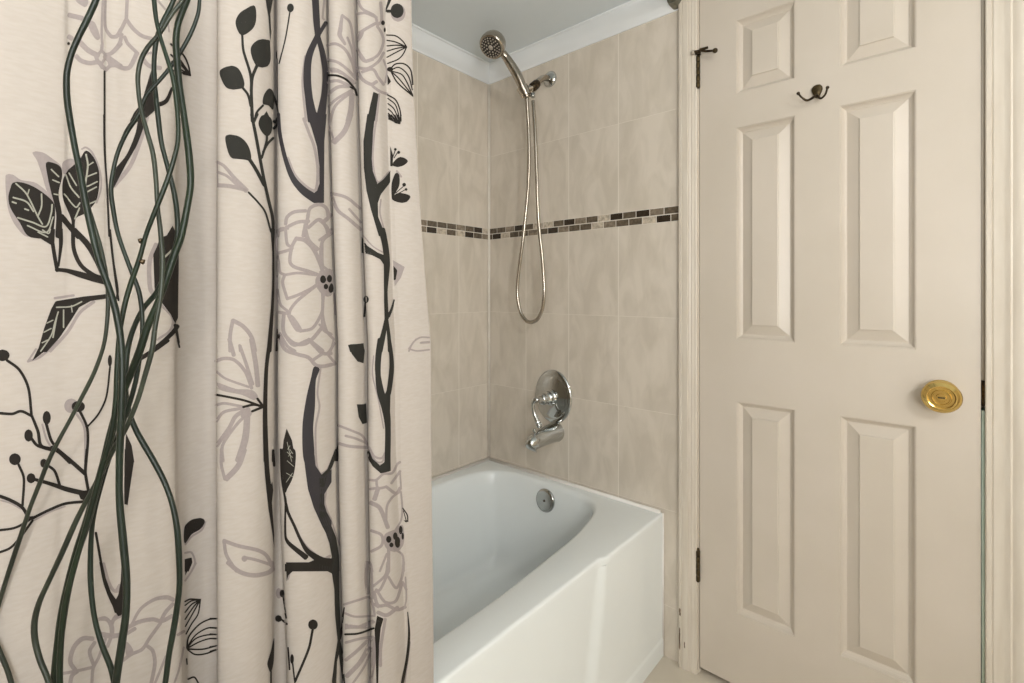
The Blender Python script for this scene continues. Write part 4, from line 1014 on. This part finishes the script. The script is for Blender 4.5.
run('d4', L_, [([(279, -5), (301, 50), (340, 86), (365, 70), (371, -5), (399, -5), (401, 120), (345, 133), (300, 92), (278, 52)], 'poly'), ([(84, -5), (106, -5), (71, 90), (36, 150), (21, 220), (21, 300), (51, 400), (91, 500), (106, 600), (109, 690), (-5, 690), (-5, 643), (51, 640), (66, 610), (51, 530), (20, 440), (-5, 400), (-5, 152), (40, 110)], 'poly')])
run('d4', D, [([(470, 330), (496, 370), (499, 407)], 7), ([(474, 345), (490, 402)], 5), ([(474, 400), (500, 400), (490, 413)], 'poly')])
run('d5', G, [([(265, -5), (262, 100), (271, 172)], 21), ([(285, -5), (295, 60), (300, 202)], 13), ([(385, -5), (370, 70), (303, 132)], 15), ([(392, 45), (342, 150), (303, 167)], 16), ([(388, 78), (430, 141), (455, 110), (470, 60), (476, -5)], 16), ([(320, 150), (370, 221), (430, 216), (466, 118)], 17), ([(308, 168), (330, 240), (380, 240), (440, 266), (486, 250)], 19), ([(486, 80), (491, 200), (480, 257)], 10), ([(442, 252), (380, 296), (328, 280)], 22), ([(303, 230), (332, 252)], 14), ([(470, 108), (491, 152)], 15),
  ([(136, 236), (220, 210), (280, 195), (301, 240), (312, 292)], 14), ([(142, 285), (200, 305), (312, 300)], 13), ([(142, 345), (220, 355), (300, 320), (316, 335), (270, 376), (142, 379)], 'poly'), ([(147, 452), (230, 430), (302, 420)], 16), ([(147, 552), (210, 500), (292, 420)], 20), ([(152, 645), (230, 560), (302, 425)], 26), ([(183, 690), (250, 590), (302, 480)], 13), ([(311, 428), (306, 560), (285, 690)], 22), ([(371, 318), (346, 480), (344, 585)], 18), ([(511, 450), (480, 690)], 12)])
run('d5', D, [([(143, 405), (220, 400), (307, 370)], 12), ([(325, 299), (361, 315), (345, 370), (336, 470), (331, 690), (321, 690), (317, 480), (311, 380)], 'poly'), ([(498, 278), (506, 400), (496, 530), (466, 690)], [5, 13, 16, 18]), ([(139, 253), (121, 380), (110, 432)], [8, 14, 16])])
run('d5', L_, [([(-5, -5), (106, -5), (109, 200), (116, 350), (112, 430), (131, 520), (146, 690), (129, 690), (105, 520), (95, 562), (91, 690), (64, 690), (80, 560), (98, 440), (84, 300), (80, 150), (66, 60), (30, 41), (-5, 38)], 'poly')])

curtain = cloth.build('shower_curtain', None, recalc=False)
tag(curtain, 'cream shower curtain printed with black and grey flowers, hanging in folds outside the tub', 'shower curtain')

# ------------------------------------------------------------------ curly green stems in a tall vase
stems = [
 ('stem_a', .333, 'curly green stem arching outermost left at the top of the bunch', 8.5,
  [(99, -14), (96, 0), (93, 7), (86, 22), (78, 38), (71, 55), (67, 72), (66.5, 88), (67.5, 103), (70, 120), (75, 148), (80, 172), (86, 204), (92, 232), (99, 260), (108, 285), (115, 308), (120, 334), (122, 360), (122, 385), (121, 420), (119.5, 460), (119.5, 500), (123, 540), (126.5, 580), (126, 612), (122, 642), (117, 675), (112, 720), (108, 775)]),
 ('stem_b', .345, 'curly green stem with two small thorns, starting above the striped flower', 6.6,
  [(152, -14), (154, 0), (156, 18), (160, 36), (167, 58), (173, 78), (176, 98), (178, 120), (178, 140), (174.5, 157), (168, 178), (160, 199), (152, 219), (146, 235), (139, 260), (130, 286), (124, 308), (120, 330), (118, 352), (117, 375), (116, 400), (111, 435), (101, 470), (92, 505), (83, 537), (74, 568), (66, 600), (62, 630), (60, 660), (60, 690), (64, 730), (72, 780)]),
 ('stem_c', .356, 'curly green stem swinging out to the far left below the knot of the bunch', 6.4,
  [(190, -12), (183, 0), (172, 14), (160, 33), (148, 47), (141, 60), (138, 75), (138.5, 92), (141, 109), (147, 132), (153, 154), (156, 180), (157.5, 206), (160.5, 232), (162.5, 262), (160.5, 297), (155, 328), (152, 350), (146, 372), (137, 402), (125, 430), (112, 452), (95, 485), (78, 517), (62, 553), (48, 583), (39, 603), (34.5, 622), (35, 640), (40, 660), (48, 680), (58, 720), (64, 780)]),
 ('stem_b', .367, 'thickest curly green stem, crossing the printed leaf on the curtain', 9.6,
  [(190, -14), (187, 0), (183, 10), (178, 24), (176, 40), (177, 60), (179, 82), (182, 102), (186, 130), (189.5, 160), (190.5, 185), (186.5, 211), (181, 237), (175, 253), (167, 277), (159, 300), (147, 328), (140, 350), (131, 373), (121, 398), (112, 430), (104, 462), (96, 490), (87, 522), (77, 552), (69.5, 580), (63, 612), (58.5, 645), (55, 680), (55, 720), (66, 785)]),
 ('stem_a', .377, 'slim curly green stem bowing around the middle of the bunch', 5.8,
  [(199, -14), (199.5, 0), (198, 14), (191, 33), (180, 53), (169, 69), (158, 82), (146, 96), (139, 114), (127, 132), (118, 152), (113, 172), (111, 190), (113, 208), (117, 230), (123, 249), (132, 273), (139, 292), (142, 313), (142, 336), (138.5, 366), (133, 392), (124, 420), (112, 450), (101, 485), (93, 520), (90.5, 555), (91, 588), (95, 620), (102, 645), (112, 672), (118, 720), (104, 785)]),
 ('stem_a', .388, 'curly green stem curving out to the right below the knot of the bunch', 7.0,
  [(178, -14), (172, 4), (163, 22), (157, 38), (154.5, 55), (154, 76), (156, 98), (158.5, 120), (161.5, 143), (168, 168), (174, 192), (177, 213), (177.5, 235), (173.5, 252), (166, 272), (157, 292), (143, 309), (133, 330), (127.5, 350), (125.5, 370), (125.5, 392), (129, 412), (135, 428), (143, 443), (153, 460), (164, 481), (172, 503), (177, 528), (179, 555), (179.5, 585), (177, 608), (173.5, 630), (169, 655), (164, 690), (152, 735), (132, 790)]),
 ('stem_c', .399, 'greyish curly stem running diagonally down to the left edge of the photo', 5.4,
  [(84, 188), (88, 205), (95, 228), (102, 252), (107, 280), (108, 305), (106.5, 328), (103, 348), (94, 373), (82, 397), (70, 420), (59, 440), (49, 460), (39, 485), (30, 508), (21, 535), (12, 562), (4, 587), (-3, 610), (-7, 628), (-4, 643), (1, 655), (8, 672), (16, 700), (28, 740), (44, 790)]),
]
for k, (mk, dep, lab, wpx, pts) in enumerate(stems):
    P = catmull([at_depth(x, y, dep + 0.001 * math.sin(i * 0.9 + k)) for i, (x, y) in enumerate(pts)], 0.004)
    n_ = len(P); r0 = 0.74 * wpx * dep / FPX / 2
    b = MB().mat(mk); b.smooth = True
    b.tube(P, [r0 * (0.80 + 0.30 * i / n_) * (1 + 0.05 * math.sin(i * 0.31 + k)) for i in range(n_)], 10)
    o = b.build('curly_stem')
    tag(o, lab, 'stem', 'curly green stems in front of the curtain')
    if 'thorns' in lab:
        for tx, ty, sx_ in ((141.5, 241, -1), (141.5, 262, 1)):
            base = at_depth(tx, ty, dep); tipp = at_depth(tx + 3.6 * sx_, ty - 2.0, dep)
            b = MB().mat('bronze'); b.smooth = True
            b.tube([base, (base + tipp) / 2, tipp], [0.0022, 0.0014, 0.0003], 8)
            b.build('thorn', o)
vc = at_depth(84, 780, .366); 
b = MB().mat('vase'); b.smooth = True
b.lathe([(r_, h_ * 0.94) for r_, h_ in [(0.0, 0.0), (0.070, 0.0), (0.074, 0.010), (0.078, 0.20), (0.079, 0.45), (0.074, 0.66), (0.069, 0.74), (0.070, 0.790), (0.073, 0.798), (0.071, 0.801), (0.066, 0.798), (0.064, 0.74), (0.069, 0.66), (0.074, 0.45), (0.073, 0.20), (0.068, 0.03), (0.0, 0.026)]], (vc.x + 0.004, vc.y + 0.004, FLOOR_Z), (0, 0, 1), 40)
vs = sharp(b.build('floor_vase'), 60)
tag(vs, 'tall sage ceramic floor vase holding the curly green stems', 'vase')

# ------------------------------------------------------------------ lights
lx, ly = 2.6, -1.9
b = MB().mat('lamp_white'); b.smooth = True
b.lathe([(0.0, 0.0), (0.10, 0.0), (0.11, 0.008), (0.105, 0.022), (0.06, 0.030), (0.0, 0.030)], (lx, ly, ROOM_Z - 0.0005), (0, 0, -1), 40)
lampo = sharp(b.build('ceiling_lamp'), 50)
tag(lampo, 'round white ceiling lamp over the bathroom floor', 'ceiling lamp')
def point(name, loc, power, radius, col):
    l = bpy.data.lights.new(name, 'POINT'); l.energy = power; l.shadow_soft_size = radius; l.color = col
    o = bpy.data.objects.new(name, l); o.location = loc; COL.objects.link(o); return o
def area(name, loc, target, power, sx_, sy_, col):
    l = bpy.data.lights.new(name, 'AREA'); l.shape = 'RECTANGLE'; l.size = sx_; l.size_y = sy_; l.energy = power; l.color = col
    o = bpy.data.objects.new(name, l); o.location = loc
    o.rotation_euler = (Vector(target) - Vector(loc)).to_track_quat('-Z', 'Y').to_euler(); COL.objects.link(o); return o
point('ceiling_lamp_light', (lx, ly, ROOM_Z - 0.12), 40.0, 0.055, (1.0, 0.97, 0.935))
area('right_fill_light', (3.36, -1.55, 1.15), (0.0, -0.7, 1.2), 16.0, 2.2, 1.4, (0.95, 0.98, 1.0))  # soft fill added from the right
area('ceiling_bounce_fill', (2.0, -1.7, 1.2), (1.5, -1.05, 2.1), 16.0, 0.5, 0.5, (0.97, 0.99, 1.0))  # added unseen fill aimed up, brightens the room off the ceiling
w = bpy.data.worlds.new('world'); bpy.context.scene.world = w; w.use_nodes = True
w.node_tree.nodes['Background'].inputs['Color'].default_value = (0.02, 0.02, 0.02, 1)
vs_ = bpy.context.scene.view_settings
vs_.view_transform = 'Standard'; vs_.look = 'None'; vs_.gamma = 1.0; vs_.use_curve_mapping = False
vs_.exposure = 0.06
